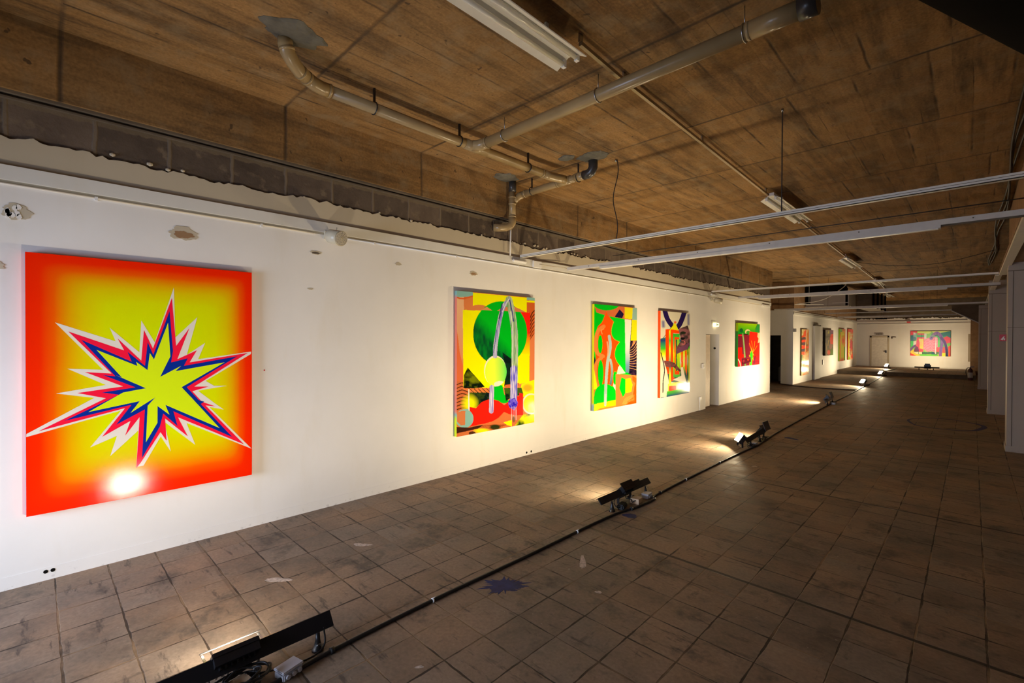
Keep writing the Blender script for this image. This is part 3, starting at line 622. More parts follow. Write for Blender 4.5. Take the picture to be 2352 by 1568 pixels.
for p_ in ([(850, 600), (830, 520), (812, 470)], [(850, 600), (858, 500), (845, 430)], [(860, 600), (890, 520), (900, 440)], [(860, 620), (905, 560), (935, 510)]): a.line(p_, 6, (235, 150, 20))
a.line([(880, 625), (910, 690), (868, 672)], 5, (60, 12, 30), smooth=False); a.poly([(880, 690), (905, 700), (900, 790), (862, 800)], (120, 30, 60))
a.poly([(842, 530), (856, 590), (880, 560), (868, 620), (888, 660), (866, 660), (878, 745), (858, 720), (850, 812), (806, 812), (822, 735), (806, 660), (826, 640), (822, 590), (838, 600)], (235, 160, 30)); a.poly([(842, 590), (862, 620), (866, 690), (850, 720), (846, 810), (810, 812), (828, 730), (816, 650)], (60, 185, 30))
a.line([(712, 318), (726, 460), (735, 600), (745, 815)], 26, (105, 140, 80)); a.line([(716, 330), (732, 520), (742, 690)], 5, (200, 200, 130)); a.mottle(a.inp([(690, 700), (830, 680), (835, 760), (740, 790), (690, 820)]), (90, 18, 35), (140, 40, 50), 30, 7); a.ell(790, 725, 15, 11, (235, 60, 20))
a.line([(632, 712), (660, 760), (672, 830)], 14, (232, 215, 185)); a.poly([(948, 308), (985, 308), (972, 460), (945, 472), (958, 400), (940, 372)], (225, 205, 150))
hang(a, 'painting', 'red and maroon painting with green top edge, right of the left wall door', 'painting', (FX+.02, 14.90, 2.375), (0, 2.02, 0), (0, 0, -1.33), .07, lambda t: (170, 200, 10) if t < .2 else (40, 150, 40), (215, 190, 140))

# --- far left wall
FF = FW+.06
a = Art([(212, 240), (405, 258), (400, 1355), (200, 1385)], 90, 200, (225, 160, 70))
a.mottle(np.ones(a.X.shape, bool), (235, 130, 40), (225, 190, 110), 60, 3); a.mottle(a.inp([(205, 240), (250, 240), (250, 420), (205, 420)]), (225, 205, 150), (200, 180, 110), 30, 4); a.poly([(270, 300), (335, 250), (335, 400), (250, 440), (205, 430), (205, 400), (260, 380)], (235, 60, 20))
for k, (y0, c_) in enumerate(((440, (45, 28, 60)), (500, (240, 40, 20)), (560, (40, 25, 70)), (640, (240, 40, 20)), (720, (50, 35, 90)), (790, (240, 60, 20)))): a.poly([(200, y0), (300, y0-10), (330, y0+30), (290, y0+80), (200, y0+60)], c_)
a.mottle(a.inp([(320, 400), (400, 260), (410, 760), (310, 820)]), (220, 70, 30), (140, 90, 50), 40, 9); a.line([(375, 260), (370, 600)], 14, (210, 170, 20)); a.poly([(200, 860), (235, 860), (222, 1060), (200, 1060)], (20, 120, 20)); a.poly([(200, 1080), (232, 1080), (232, 1385), (200, 1385)], (225, 205, 140))
a.line([(345, 260), (300, 820), (285, 1060)], 16, (235, 215, 170)); a.mottle(a.inp([(235, 1150), (400, 1150), (395, 1340), (250, 1290)]), (190, 100, 10), (230, 180, 70), 30, 6); a.ell(350, 1250, 38, 90, (225, 60, 10), 1, .5)
hang(a, 'painting', 'narrow red, dark blue and orange painting, first one beyond the recess', 'painting', (FF, 23.12, 2.31), (0, 1.25, 0), (0, 0, -2.0), .055, (110, 85, 30), (215, 190, 140))
a = Art([(815, 285), (1000, 300), (992, 890), (812, 912)], 80, 110, (95, 92, 62))
a.mottle(np.ones(a.X.shape, bool), (75, 85, 70), (125, 110, 60), 40, 3); a.poly([(920, 290), (1000, 300), (1000, 390), (920, 390)], (110, 50, 95)); a.poly([(935, 400), (990, 385), (985, 640), (925, 630), (915, 500)], (228, 60, 40)); a.ell(935, 690, 34, 62, (150, 105, 95)); a.poly([(890, 300), (905, 380), (860, 380)], (190, 180, 40))
a.line([(820, 600), (845, 760), (850, 900)], 9, (225, 180, 110)); a.ell(890, 830, 34, 58, (235, 75, 30)); a.line([(890, 540), (870, 680)], 16, (180, 150, 50)); a.mottle(a.inp([(940, 770), (995, 750), (992, 890), (920, 895)]), (70, 130, 40), (110, 120, 60), 30, 4)
hang(a, 'painting', 'small dark grey green painting with a red patch, fourth from last on the left', 'painting', (FF+.035, 27.5, 2.35), (0, 1.85, 0), (0, 0, -1.29), .09, (22, 18, 22), (90, 60, 60))
a = Art([(1155, 245), (1275, 258), (1268, 1035), (1150, 1058)], 60, 150, (232, 215, 10))
e = np.minimum(np.minimum(a.u, 1-a.u)*.8, np.minimum(a.v, 1-a.v)*1.6); a.set(np.ones_like(a.u), a.grad(e, [(0, (235, 70, 10)), (.09, (240, 140, 10)), (.2, (235, 225, 10))])); a.ell(1225, 540, 45, 150, (250, 90, 10), 1, .7); a.poly([(1150, 240), (1210, 250), (1205, 330), (1170, 330), (1165, 400), (1150, 400)], (110, 170, 20)); a.poly([(1250, 700), (1275, 700), (1268, 1035), (1245, 1035)], (80, 170, 40))
hang(a, 'painting', 'narrow yellow painting with an orange glow, before the last one on the left', 'painting', (FF, 31.2, 2.46), (0, 1.62, 0), (0, 0, -1.80), .055, (150, 200, 30), (240, 70, 40))
a = Art([(1345, 255), (1452, 268), (1450, 1008), (1340, 1020)], 60, 150, (225, 190, 120))
a.mottle(np.ones(a.X.shape, bool), (225, 110, 60), (220, 195, 130), 30, 5); a.poly([(1345, 255), (1452, 268), (1452, 340), (1345, 330)], (238, 70, 40)); a.poly([(1345, 340), (1372, 340), (1365, 900), (1340, 940)], (238, 215, 30)); a.ell(1410, 640, 26, 130, (215, 50, 70)); a.line([(1385, 300), (1378, 500), (1400, 560), (1395, 900)], 7, (40, 50, 40)); a.line([(1435, 440), (1440, 700), (1425, 960)], 6, (60, 40, 50)); a.poly([(1345, 950), (1380, 930), (1375, 1018), (1342, 1020)], (150, 205, 30)); a.ell(1430, 930, 22, 70, (240, 70, 30)); a.line([(1355, 850), (1385, 960)], 10, (232, 220, 190))
hang(a, 'painting', 'narrow red topped painting with dark wavy lines, last one on the left wall', 'painting', (FF, 33.7, 2.49), (0, 1.58, 0), (0, 0, -1.83), .05, (240, 80, 40), (240, 90, 60))
# --- end wall
a = Art([(365, 250), (1385, 262), (1378, 872), (355, 848)], 260, 160, (120, 190, 60))
a.mottle(np.ones(a.X.shape, bool), (90, 190, 50), (190, 210, 60), 120, 3); a.poly([(350, 240), (540, 250), (520, 300), (440, 300), (440, 340), (360, 350)], (240, 60, 40)); a.poly([(355, 350), (440, 340), (440, 500), (360, 480)], (35, 110, 80)); a.poly([(435, 280), (520, 300), (515, 460), (435, 460)], (150, 180, 170)); a.poly([(440, 280), (490, 285), (488, 330), (440, 330)], (240, 225, 200)); a.ell(440, 440, 75, 60, (45, 95, 95), .7); a.poly([(360, 490), (435, 490), (435, 600), (360, 650)], (70, 205, 40)); a.poly([(435, 495), (515, 490), (500, 600), (435, 600)], (235, 225, 190))
a.line([(355, 720), (420, 640), (500, 600)], 55, (115, 70, 110)); a.poly([(350, 740), (440, 690), (480, 790), (620, 830), (500, 860), (350, 855)], (245, 210, 30)); a.poly([(350, 770), (400, 800), (520, 850), (350, 855)], (245, 70, 20))
a.poly([(540, 300), (715, 310), (715, 350), (540, 345)], (235, 90, 50)); a.poly([(540, 345), (715, 350), (715, 410), (540, 400)], (70, 170, 60)); a.poly([(530, 400), (715, 400), (690, 760), (440, 745), (500, 600)], (238, 60, 25)); a.poly([(440, 745), (500, 610), (560, 640), (580, 755)], (120, 25, 30)); a.poly([(570, 430), (700, 440), (690, 690), (590, 670), (600, 540)], (240, 215, 20)); a.ell(630, 560, 40, 80, (245, 190, 10), .8, .5)
a.poly([(450, 760), (660, 755), (660, 812), (500, 800)], (240, 230, 170)); a.line([(575, 700), (568, 810)], 10, (40, 25, 20)); a.line([(650, 320), (640, 430)], 10, (40, 50, 25))
a.poly([(555, 255), (900, 258), (860, 330), (700, 300), (540, 300)], (220, 235, 90)); a.poly([(715, 310), (780, 310), (770, 440), (715, 450)], (225, 225, 200)); a.poly([(780, 330), (900, 300), (870, 440), (780, 430)], (140, 205, 40)); a.poly([(900, 258), (1385, 262), (1380, 350), (1180, 330), (1000, 330)], (225, 235, 110))
a.poly([(655, 760), (980, 760), (1060, 830), (900, 810), (660, 810)], (60, 110, 40)); a.poly([(620, 815), (1060, 830), (1060, 860), (600, 858)], (110, 210, 40)); a.ell(940, 780, 45, 32, (20, 80, 70))
a.poly([(1130, 300), (1390, 262), (1385, 430), (1290, 470), (1180, 430)], (60, 130, 110)); a.poly([(1180, 400), (1300, 360), (1290, 400), (1200, 430)], (50, 180, 70)); a.poly([(1200, 420), (1290, 380), (1385, 430), (1385, 560), (1290, 560), (1240, 520)], (240, 62, 35)); a.poly([(1290, 560), (1385, 540), (1380, 620), (1320, 620)], (120, 200, 40)); a.poly([(1320, 640), (1382, 600), (1378, 870), (1330, 870)], (240, 70, 30)); a.poly([(1090, 640), (1250, 640), (1250, 800), (1090, 780)], (225, 90, 40)); a.poly([(1170, 780), (1270, 790), (1270, 870), (1165, 868)], (230, 235, 30))
m = a.inp([(715, 450), (800, 420), (830, 405), (880, 440), (990, 390), (1060, 420), (1060, 640), (1000, 780), (900, 740), (800, 760), (690, 680)]); wv = np.sin((a.Y+16*np.sin(a.X/42)+6*np.sin(a.X/17))/27*2*PI); a.set(m, a.grad(wv, [(-.2, (238, 38, 75)), (.5, (250, 205, 195))]))
a.poly([(1010, 390), (1028, 390), (1015, 812), (988, 805)], (240, 225, 215)); a.poly([(1070, 480), (1120, 470), (1100, 640), (1062, 620)], (110, 210, 50)); a.poly([(1030, 640), (1110, 650), (1090, 760), (1020, 760)], (225, 80, 40)); a.poly([(1020, 760), (1090, 760), (1085, 820), (1015, 800)], (90, 120, 40))
a.line([(890, 430), (960, 340), (1060, 310), (1150, 400), (1165, 560), (1140, 720), (1125, 865)], 78, a.grad(a.n(20, 9, 2, .3), [(.3, (125, 80, 150)), (.7, (165, 120, 165))])); a.line([(885, 430), (940, 385), (1040, 365), (1100, 410)], 12, (30, 25, 35)); a.ell(940, 370, 60, 35, (150, 180, 130), .7, .4)
a.line([(1150, 420), (1230, 520), (1280, 680), (1290, 868)], 66, a.grad(a.Y, [(420, (110, 60, 120)), (700, (60, 25, 80)), (868, (30, 15, 60))]))
hang(a, 'painting', 'wide multicoloured painting with pink wavy stripes and purple legs on the end wall', 'painting', (-2.66, YE-.055, 2.375), (1.76, 0, 0), (0, 0, -1.47), .05, (240, 60, 30), (200, 190, 40))


# ================================================================ floodlight stations along the cable
def floodhead(t, loc, yaw_, tilt, s=(.22, .17), power=None, col=None, flap=True):
    """flood head: faces local -x turned by yaw_, tilted up"""
    R = Matrix.Rotation(yaw_, 4, 'Z') @ Matrix.Rotation(tilt, 4, 'Y')   # local -x -> up by tilt
    def place(o):
        o.parent = t; o.matrix_local = Matrix.Translation(loc) @ R; return o
    bm = nb(); bx(bm, (0, -s[0]/2, -s[1]/2), (.045, s[0]/2, s[1]/2))
    for sg in (-1, 1): bx(bm, (-.022, sg*s[0]/2-.005, -s[1]/2), (0, sg*s[0]/2+.005, s[1]/2)); bx(bm, (-.022, -s[0]/2, sg*s[1]/2-.005), (0, s[0]/2, sg*s[1]/2+.005))
    for k in range(7): bx(bm, (.045, -s[0]/2+.02+k*.028, -s[1]/2+.02), (.062, -s[0]/2+.028+k*.028, s[1]/2-.02))
    hs = place(obj('housing', bm, 'black'))
    bm = nb(); bx(bm, (-.003, -s[0]/2+.012, -s[1]/2+.012), (.001, s[0]/2-.012, s[1]/2-.012)); obj('light_panel', bm, 'lens', hs)
    if flap: bm = nb(); obx(bm, (-.022, 0, s[1]/2+.004), (.064, s[0]+.01, .004)); place(obj('added_light_flap', bm, 'black'))  # flap added to keep flood light off the right-hand ceiling
    bm = nb(); hy = s[0]/2+.012
    for sg in (-1, 1): bx(bm, (-.01, sg*hy-.003, -.14), (.02, sg*hy+.003, .01))
    bx(bm, (-.01, -hy, -.143), (.02, hy, -.137))
    o = obj('bracket', bm, 'black'); o.parent = t; o.matrix_local = Matrix.Translation(loc) @ Matrix.Rotation(yaw_, 4, 'Z')
    l = bpy.data.lights.new('flood_light', 'AREA'); l.shape = 'RECTANGLE'; l.size = s[1]*.86; l.size_y = s[0]*.86; l.energy = power or FLOOD_W; l.color = col or WARM; l.spread = math.radians(170)
    lo = bpy.data.objects.new('flood_light', l); C.objects.link(lo); lo.parent = t
    lo.matrix_local = Matrix.Translation(loc) @ R @ Matrix.Translation((-.006, 0, 0)) @ Matrix.Rotation(PI/2, 4, 'Y')
    return t
def shield(t, y0, y1, x, z0, z1, wid=.09, tilt=.9):
    """long black board leaning over feet, from (y0,z0) to (y1,z1)"""
    d = Vector((0, y1-y0, z1-z0)); L = d.length; ang = math.atan2(z1-z0, y1-y0)
    R = Matrix.Rotation(ang, 3, 'X') @ Matrix.Rotation(tilt, 3, 'Y')
    bm = nb(); obx(bm, (x, (y0+y1)/2, (z0+z1)/2), (wid, L, .012), R)
    obx(bm, Vector((x, (y0+y1)/2, (z0+z1)/2))+R @ Vector((-wid/2, 0, -.01)), (.006, L, .03), R)
    obj('shield_board', bm, 'black', t)
def foot(t, x, y, top):
    bm = nb(); tube(bm, [(x, y, 0), (x, y, .012), (x, y, .02), (x, y, top*.6), (x, y, top)], [.035, .035, .026, .015, .012], 12)
    obj('foot', bm, 'black', t)
def washer(t, x, y, z):
    bm = nb(); tube(bm, [(x-.003, y, z), (x+.006, y, z)], .014, 12); obj('wing_screw', bm, 'steel', t)
def loops(t, cx, cy, seed, n=5, s=.09):
    r = random.Random(seed); bm = nb()
    for k in range(n):
        R0 = s*r.uniform(.55, 1.1); ph = r.uniform(0, 6); ox, oy = cx+r.uniform(-.04, .04), cy+r.uniform(-.07, .07)
        pts = [(ox+R0*.8*math.cos(ph+a*.55), oy+R0*1.2*math.sin(ph+a*.55), .01+.012*k+.02*abs(math.sin(a*.9+k))) for a in range(14)]
        tube(bm, smooth_curve(pts, 3), .0055, 6)
    obj('coiled_lead', bm, 'rubber', t)
def station(label, loc, rz=0): return thing('floodlight', label, 'floodlight', loc, rz, 'floodlights on the floor')
def jbox(loc, rz, label, s=(.085, .12, .055)):
    t = thing('junction_box', label, 'junction box', loc, rz, 'grey junction boxes')
    bm = nb(); bx(bm, (-s[0]/2, -s[1]/2, 0), (s[0]/2, s[1]/2, s[2]*.75)); bmesh.ops.bevel(bm, geom=bm.edges[:], offset=.006, segments=2, affect='EDGES'); bs = obj('base', bm, 'gbox', t)
    bm = nb(); bx(bm, (-s[0]/2-.003, -s[1]/2-.003, s[2]*.75), (s[0]/2+.003, s[1]/2+.003, s[2])); bmesh.ops.bevel(bm, geom=bm.edges[:], offset=.004, segments=2, affect='EDGES'); obj('lid', bm, 'gbox', t)
    for k in range(3):
        bm = nb(); tube(bm, [(s[0]/2, -.035+.035*k, .022), (s[0]/2+.012, -.035+.035*k, .022)], .012, 10); obj('cable_gland', bm, 'gbox', bs)
    return t
def wblock(loc, rz, label):
    o = box('wooden_block', (-.05, -.055, 0), (.05, .055, .06), 'wood'); o.location = loc; o.rotation_euler = (0, 0, rz); return tag(o, label, 'wooden block', 'wooden blocks')
def adapter(loc, rz, label):
    t = thing('power_adapter', label, 'power adapter', loc, rz, 'black power adapters')
    bm = nb(); bx(bm, (-.04, -.07, 0), (.04, .07, .055)); bmesh.ops.bevel(bm, geom=bm.edges[:], offset=.012, segments=3, affect='EDGES'); obj('body', bm, 'rubber', t)
    bm = nb(); tube(bm, smooth_curve([(0, -.07, .03), (-.02, -.13, .05), (-.06, -.1, .08), (-.07, -.02, .1)], 5), .006, 6); obj('lead', bm, 'rubber', t)
    return t
SX = -2.85
# station 1, at the bottom edge
t = station('black floodlight with a long shield board, nearest the camera at the bottom edge', (SX, .80, 0))
floodhead(t, (-.055, -.03, .135), 0, math.radians(42), power=38, col=(1, .86, .68), flap=False)
bm = nb(); obx(bm, (-.112, -.03, .183), (.004, .30, .02), Matrix.Rotation(.9, 3, 'Y'))  # added steel strip imitating the lamp-lit lip of the board
for y_ in (-.17, .11): obx(bm, (-.07, y_, .172), (.09, .012, .004))
obj('added_lit_edge', bm, 'steel', t); shield(t, -.52, .50, .0, .14, .14)
foot(t, .03, -.42, .11); foot(t, .03, .40, .11); washer(t, .045, .40, .035); washer(t, .05, .05, .075)
loops(t, .06, -.02, 3, 7, .10)
bm = nb(); tube(bm, smooth_curve([(.02, .44, .12), (.06, .43, .04), (.08, .36, .012), (.07, .24, .01), (.05, .1, .03), (.03, 0, .06)], 6), .0055, 6); obj('power_lead', bm, 'rubber', t)
jbox((-2.735, 1.0, 0), .25, 'grey junction box beside the nearest floodlight at the bottom edge')
wblock((-2.77, .76, 0), .2, 'pale wooden block under the nearest floodlight at the bottom edge')
adapter((-2.74, .6, 0), .5, 'black adapter left of the nearest wooden block, cut by the bottom edge')
# station 2
t = station('black floodlight with long tilted board, second from the camera', (SX, 4.82, 0))
floodhead(t, (-.04, 0, .135), 0, math.radians(44), (.24, .16), 98); shield(t, -.56, .52, .0, .135, .135, .075)
bm = nb(); obx(bm, (.0, .13, .165), (.075, .34, .012), Matrix.Rotation(.9, 3, 'Y')); obj('top_flap', bm, 'black', t)
foot(t, .04, -.38, .11); foot(t, .04, .36, .11); loops(t, .05, .05, 8, 4, .06); washer(t, .06, .0, .08); washer(t, .065, -.43, .02)
adapter((-2.78, 4.60, 0), .2, 'black adapter left of the wooden block at the second floodlight')
wblock((-2.755, 4.87, 0), .1, 'pale wooden block between adapter and grey box at the second floodlight')
jbox((-2.76, 5.12, 0), .1, 'grey junction box at the right of the second floodlight')
# station 3: two heads
t = station('black floodlight with two heads, raised panel and tilted board beyond the second one', (SX, 9.0, 0))
floodhead(t, (-.02, -.42, .17), math.radians(38), math.radians(34), (.20, .16), 70); floodhead(t, (-.02, .72, .15), math.radians(-6), math.radians(36), (.2, .16), 88)
shield(t, -.34, .62, .06, .12, .17, .08)
bm = nb(); obx(bm, (.06, .78, .24), (.012, .30, .17), Matrix.Rotation(-.35, 3, 'Y')); obj('raised_flap', bm, 'black', t)
foot(t, .06, -.12, .11); foot(t, .06, .38, .11); loops(t, .08, .62, 12, 3, .07); loops(t, .1, -.2, 4, 3, .07)
jbox((-2.76, 8.98, 0), .0, 'grey junction box at the two headed floodlight')
# stations 4-6 farther back
for i, (x, y, yw, lab) in enumerate(((-3.02, 16.3, 4, 'black floodlight on the floor in front of the recess, fourth from the camera'),
                                     (-3.12, 23.5, 48, 'black floodlight facing half towards the camera, fifth along the cable'),
                                     (-3.30, 30.3, 48, 'small black floodlight just before the platform step'))):
    t = station(lab, (x, y, 0)); floodhead(t, (-.04, 0, .17), math.radians(yw), math.radians((30, 38, 36)[i]), (.22, .16), (140, 105, 85)[i]); shield(t, -.45, .5, .03, .12, .14, .09)
    bm = nb(); obx(bm, (.05, .28, .24), (.012, .28, .18), Matrix.Rotation(-.35, 3, 'Y')); obj('raised_flap', bm, 'black', t)
    foot(t, .05, -.3, .11); foot(t, .05, .35, .11); loops(t, .1, .1, 20+i, 4, .1)
    if i < 1: jbox((x+.16, y-.05, 0), 0, 'grey junction box at the fourth floodlight')
t = station('black floodlight on the platform in front of the far door', (-3.5, 34.6, .2))
floodhead(t, (-.04, 0, .17), math.radians(50), math.radians(32), (.22, .16), 62); shield(t, -.2, .5, .05, .12, .14, .09); foot(t, .05, .3, .11); loops(t, .1, .1, 31, 3, .1)
t = station('black floodlight with wide board on the platform before the end painting', (-1.78, 34.9, .2), math.radians(-90))
floodhead(t, (-.05, 0, .16), 0, math.radians(38), (.28, .18), 48); shield(t, -.55, .5, .02, .13, .13, .07)
bm = nb(); obx(bm, (.05, .0, .26), (.012, .22, .16)); obj('raised_flap', bm, 'black', t)
foot(t, .05, -.35, .11); foot(t, .05, .25, .11); foot(t, .05, 0, .11)

# ================================================================ cables on the floor
main = [(-2.74, .72), (-2.70, .9), (-2.735, 1.25), (-2.75, 2.0), (-2.735, 2.9), (-2.73, 4.2), (-2.66, 4.75), (-2.65, 5.1), (-2.71, 5.35), (-2.73, 7.5), (-2.70, 8.9), (-2.72, 9.3), (-2.79, 10.5), (-2.86, 13), (-2.93, 16.2), (-3.02, 21.4), (-3.1, 25), (-3.25, 30.3), (-3.3, 30.95)]
t = thing('power_cable', 'black power cable running the length of the floor between the floodlights', 'cable')
bm = nb(); pc = smooth_curve([(x, y, .013) for x, y in main], 8); tube(bm, pc, .0125, 8); obj('cable', bm, 'rubber', t)
bm = nb(); tube(bm, smooth_curve([(x-.02*(1 if i % 3 else -.3), y, .008) for i, (x, y) in enumerate(main[2:14])], 6), .006, 6); obj('thin_lead', bm, 'cable', t)
for y, x in ((1.25, -2.735), (4.62, -2.675), (5.36, -2.71), (8.7, -2.71)):
    bm = nb(); tube(bm, [(x, y-.012, .014), (x, y+.012, .014)], .020, 8); obj('cable_clip', bm, 'rubber', t)
for y, x in ((2.0, -2.75), (3.7, -2.732), (6.1, -2.72), (7.3, -2.73)):
    bm = nb(); tube(bm, [(x, y-.006, .013), (x, y+.006, .013)], .017, 8); tube(bm, [(x, y, .028), (x+.015, y+.01, .04)], .002, 5); obj('zip_tie', bm, 'white', t)
bm = nb(); tube(bm, smooth_curve([(-3.1, 34.9, .212), (-3.15, 33, .212), (-3.3, 31.02, .212)], 6), .02, 6)
tag(obj('platform_cable', bm, 'rubber'), 'dark cable lying on the far platform beside the floodlight', 'cable')
bm = nb(); tube(bm, smooth_curve([(-5.8, 21.95, .012), (-5.45, 21.6, .012), (-5.0, 21.35, .012), (-4.0, 21.15, .012), (-3.05, 21.35, .012)], 8), .018, 6)
tag(obj('branch_cable', bm, 'rubber'), 'black cable crossing the floor from the recess wall to the long cable', 'cable')

# ================================================================ floor marks
def blob(name, cx, cy, rx, ry, spikes, seed, m, label, cat, rot=0, var=.45, n=90):
    r = random.Random(seed); ph = [r.uniform(0, 6) for _ in range(6)]
    pts = []
    for k in range(n):
        a = 2*PI*k/n
        q = (.62+var*.45*(r.random()**3)+.16*math.sin(2*a+ph[2])*math.sin(5*a+ph[1])+.06*r.uniform(-1, 1)) if var > .5 else (.85+.10*math.sin(3*a+ph[1])+.09*r.uniform(-1, 1))
        x, y = rx*q*math.cos(a), ry*q*math.sin(a); pts.append((cx+x*math.cos(rot)-y*math.sin(rot), cy+x*math.sin(rot)+y*math.cos(rot)))
    bm = nb(); prism(bm, pts, lambda a, b, t: (a, b, .0004+t), .0008, 0)
    return tag(obj(name, bm, m), label, cat)
blob('paint_stain', -2.54, 2.52, .20, .12, 11, 3, 'blue', 'dark blue star shaped paint stain on the tiles right of the cable', 'paint stain', .9, 1.2, 70)
blob('paint_stain', -2.60, 4.46, .09, .07, 5, 5, 'blue', 'small dark blue smudge on the tiles below the second floodlight', 'paint stain', .3)
blob('paint_stain', -2.45, 10.1, .08, .16, 5, 15, 'blue', 'dark smudge beside the cable behind the two headed floodlight', 'paint stain', 1.1)
bm = nb(); ring_o = []; ring_i = []
for k in range(72):
    a = 2*PI*k/72; r_ = .66+.02*math.sin(5*a); wd = .05+.05*max(0, math.cos(a+.2))**3
    ring_o.append(bm.verts.new((-.42+r_*1.0*math.cos(a), 14.3+r_*1.35*math.sin(a), .001))); ring_i.append(bm.verts.new((-.42+(r_-wd)*math.cos(a), 14.3+(r_-wd)*1.35*math.sin(a), .001)))
for k in range(72): bm.faces.new((ring_o[k], ring_o[(k+1) % 72], ring_i[(k+1) % 72], ring_i[k]))
geo = bmesh.ops.extrude_face_region(bm, geom=bm.faces[:])
for v in [e for e in geo['geom'] if isinstance(e, bmesh.types.BMVert)]: v.co.z = .0002
tag(obj('paint_ring', bm, 'blue'), 'large dark painted ring on the floor at the right, near the pillars', 'paint mark')
for i, (x, y, rx, ry, rt, lab) in enumerate(((-3.86, 1.33, .12, .035, .75, 'pale smear on the floor left of the cable, nearer of two by the wall'), (-3.97, 2.10, .10, .03, .7, 'pale smear on the floor left of the cable, farther of two by the wall'),
        (-2.34, 3.25, .14, .03, 2.2, 'pale scuffed streak on the floor right of the cable, past the blue star stain'), (-1.98, 2.95, .03, .02, .4, 'tiny pale fleck on the bare floor right of the blue star stain'), (-2.26, 1.55, .03, .012, .9, 'tiny white fleck on the floor at the lower right of the nearest grey box'),
        (-2.3, 7.5, .05, .03, .9, 'pale speck on the dark floor right of the cable before the two headed floodlight'))):
    blob('floor_mark', x, y, rx, ry, 7, 30+i, 'chalk', lab, 'floor mark', rt, .4, 40)['group'] = 'pale marks on the floor'

# ================================================================ wall damage, sockets, fittings
def wallblob(bm, cy, cz, ry, rz, seed, h, x0=W, n=40, jag=.16, mat=0):
    r = random.Random(seed); ph = [r.uniform(0, 6) for _ in range(3)]; pts = []
    for k in range(n):
        a = 2*PI*k/n; q = 1+jag*(.6*math.sin(3*a+ph[0])+.5*math.sin(7*a+ph[1])+r.uniform(-.5, .5)); pts.append((cy+ry*q*math.cos(a), cz+rz*q*math.sin(a)))
    prism(bm, pts, lambda a, b, t: (x0+t, a, b), h, mat)
for i, (cy, cz, ry, rz, inner) in enumerate(((.955, 2.835, .105, .062, 1), (-.09, 2.83, .075, .06, 0), (-.2, 2.42, .05, .03, 0), (2.16, 2.82, .06, .02, 2), (3.19, 2.815, .04, .02, 0), (4.43, 2.82, .07, .03, 1), (2.1, 2.42, .03, .01, 0))):
    bm = nb(); wallblob(bm, cy, cz, ry, rz, 40+i, .004)
    if inner:
        wallblob(bm, cy, cz-rz*.2, ry*.72, rz*.5, 60+i, .0055, mat=1)
    if i == 1:
        for k in range(9): wallblob(bm, cy+random.uniform(-.05, .05), cz+random.uniform(-.04, .04), .014, .02, 80+k, .007, mat=2)
    o = obj('damaged_plaster', bm, ['plaster', 'concdk' if inner == 2 else 'conc', 'wall'], core)
bm = nb()
for y in (.058, .098): tube(bm, [(W, y, .068), (W+.006, y, .068)], .014, 16)
o = obj('socket_holes', bm, 'dark', core)
bm = nb()
for y in (5.57, 5.68): tube(bm, [(W, y, .045), (W+.006, y, .045)], .018, 12)
obj('socket_holes', bm, 'dark', core)
bm = nb(); tube(bm, [(W, 1.637, 1.56), (W+.004, 1.637, 1.56)], .007, 12)
tag(obj('red_dot', bm, 'red'), 'tiny red dot sticker on the wall right of the starburst painting', 'sticker')
def speaker(y, z, label, rzdeg):
    t = thing('wall_speaker', label, 'loudspeaker', (W+.17, y, z), math.radians(rzdeg), 'cylindrical wall speakers')
    t.rotation_euler = (0, math.radians(14), math.radians(rzdeg))
    # cylinder along local +x
    bm = nb(); tube(bm, [(-.09, 0, 0), (-.088, 0, 0), (-.075, 0, 0), (.10, 0, 0)], [.02, .062, .076, .082], 28); obj('housing', bm, 'ivory', t)
    bm = nb(); tube(bm, [(.098, 0, 0), (.104, 0, 0)], .074, 24); gr = obj('grille', bm, 'wallgrey', t)
    bm = nb()
    for k in range(6):
        a = PI*k/6; c_, s_ = math.cos(a)*.072, math.sin(a)*.072; tube(bm, [(.105, -c_, -s_), (.105, c_, s_)], .0022, 5)
    for r_ in (.025, .05, .074): tube(bm, [(.105, r_*math.cos(2*PI*q/20), r_*math.sin(2*PI*q/20)) for q in range(21)], .0022, 5, False)
    obj('grille_ribs', bm, 'ivory', gr)
    bm = nb(); Ri = Matrix.Rotation(-math.radians(rzdeg), 3, 'Z')
    obx(bm, Ri @ Vector((-.155, -.02, .0)), (.03, .07, .09), Ri); obx(bm, Ri @ Vector((-.10, -.035, 0)), (.12, .02, .035), Ri); obj('mount', bm, 'ivory', t)
    bm = nb(); tube(bm, [Vector((0, 0, .075)), Vector((0, 0, .105))], .006, 6); obj('top_screw', bm, 'ivory', t)
speaker(2.30, 2.985, 'ivory cylindrical wall speaker above the gap between starburst and green circle painting', 14)
speaker(13.05, 2.93, 'ivory cylindrical wall speaker high up above the door in the left wall', 35)
# exit sign above the door
t = thing('exit_sign', 'small lit white exit sign box above the left wall door', 'exit sign', (W, 13.28, 2.28))
bm = nb(); bx(bm, (0, -.13, -.055), (.08, .13, .055)); bmesh.ops.bevel(bm, geom=bm.edges[:], offset=.012, segments=2, affect='EDGES'); obj('housing', bm, 'exit', t)
bm = nb()
bx(bm, (.0795, -.09, -.03), (.082, -.06, .03)); bx(bm, (.0795, -.03, -.012), (.082, .02, .012)); prism(bm, [(.02, -.03), (.06, 0), (.02, .03)], lambda a, b, q: (.0795+q, a, b), .0025)
obj('pictogram', bm, 'green', t)
t = thing('exit_sign', 'narrow dark exit sign above the door in the far end wall', 'exit sign', (-4.15, YE-.03, 2.21))
bm = nb(); bx(bm, (-.2, -.03, -.055), (.2, 0, .055)); obj('housing', bm, 'wallgrey', t)
bm = nb()
bx(bm, (-.15, -.034, -.008), (.15, -.03, .008))
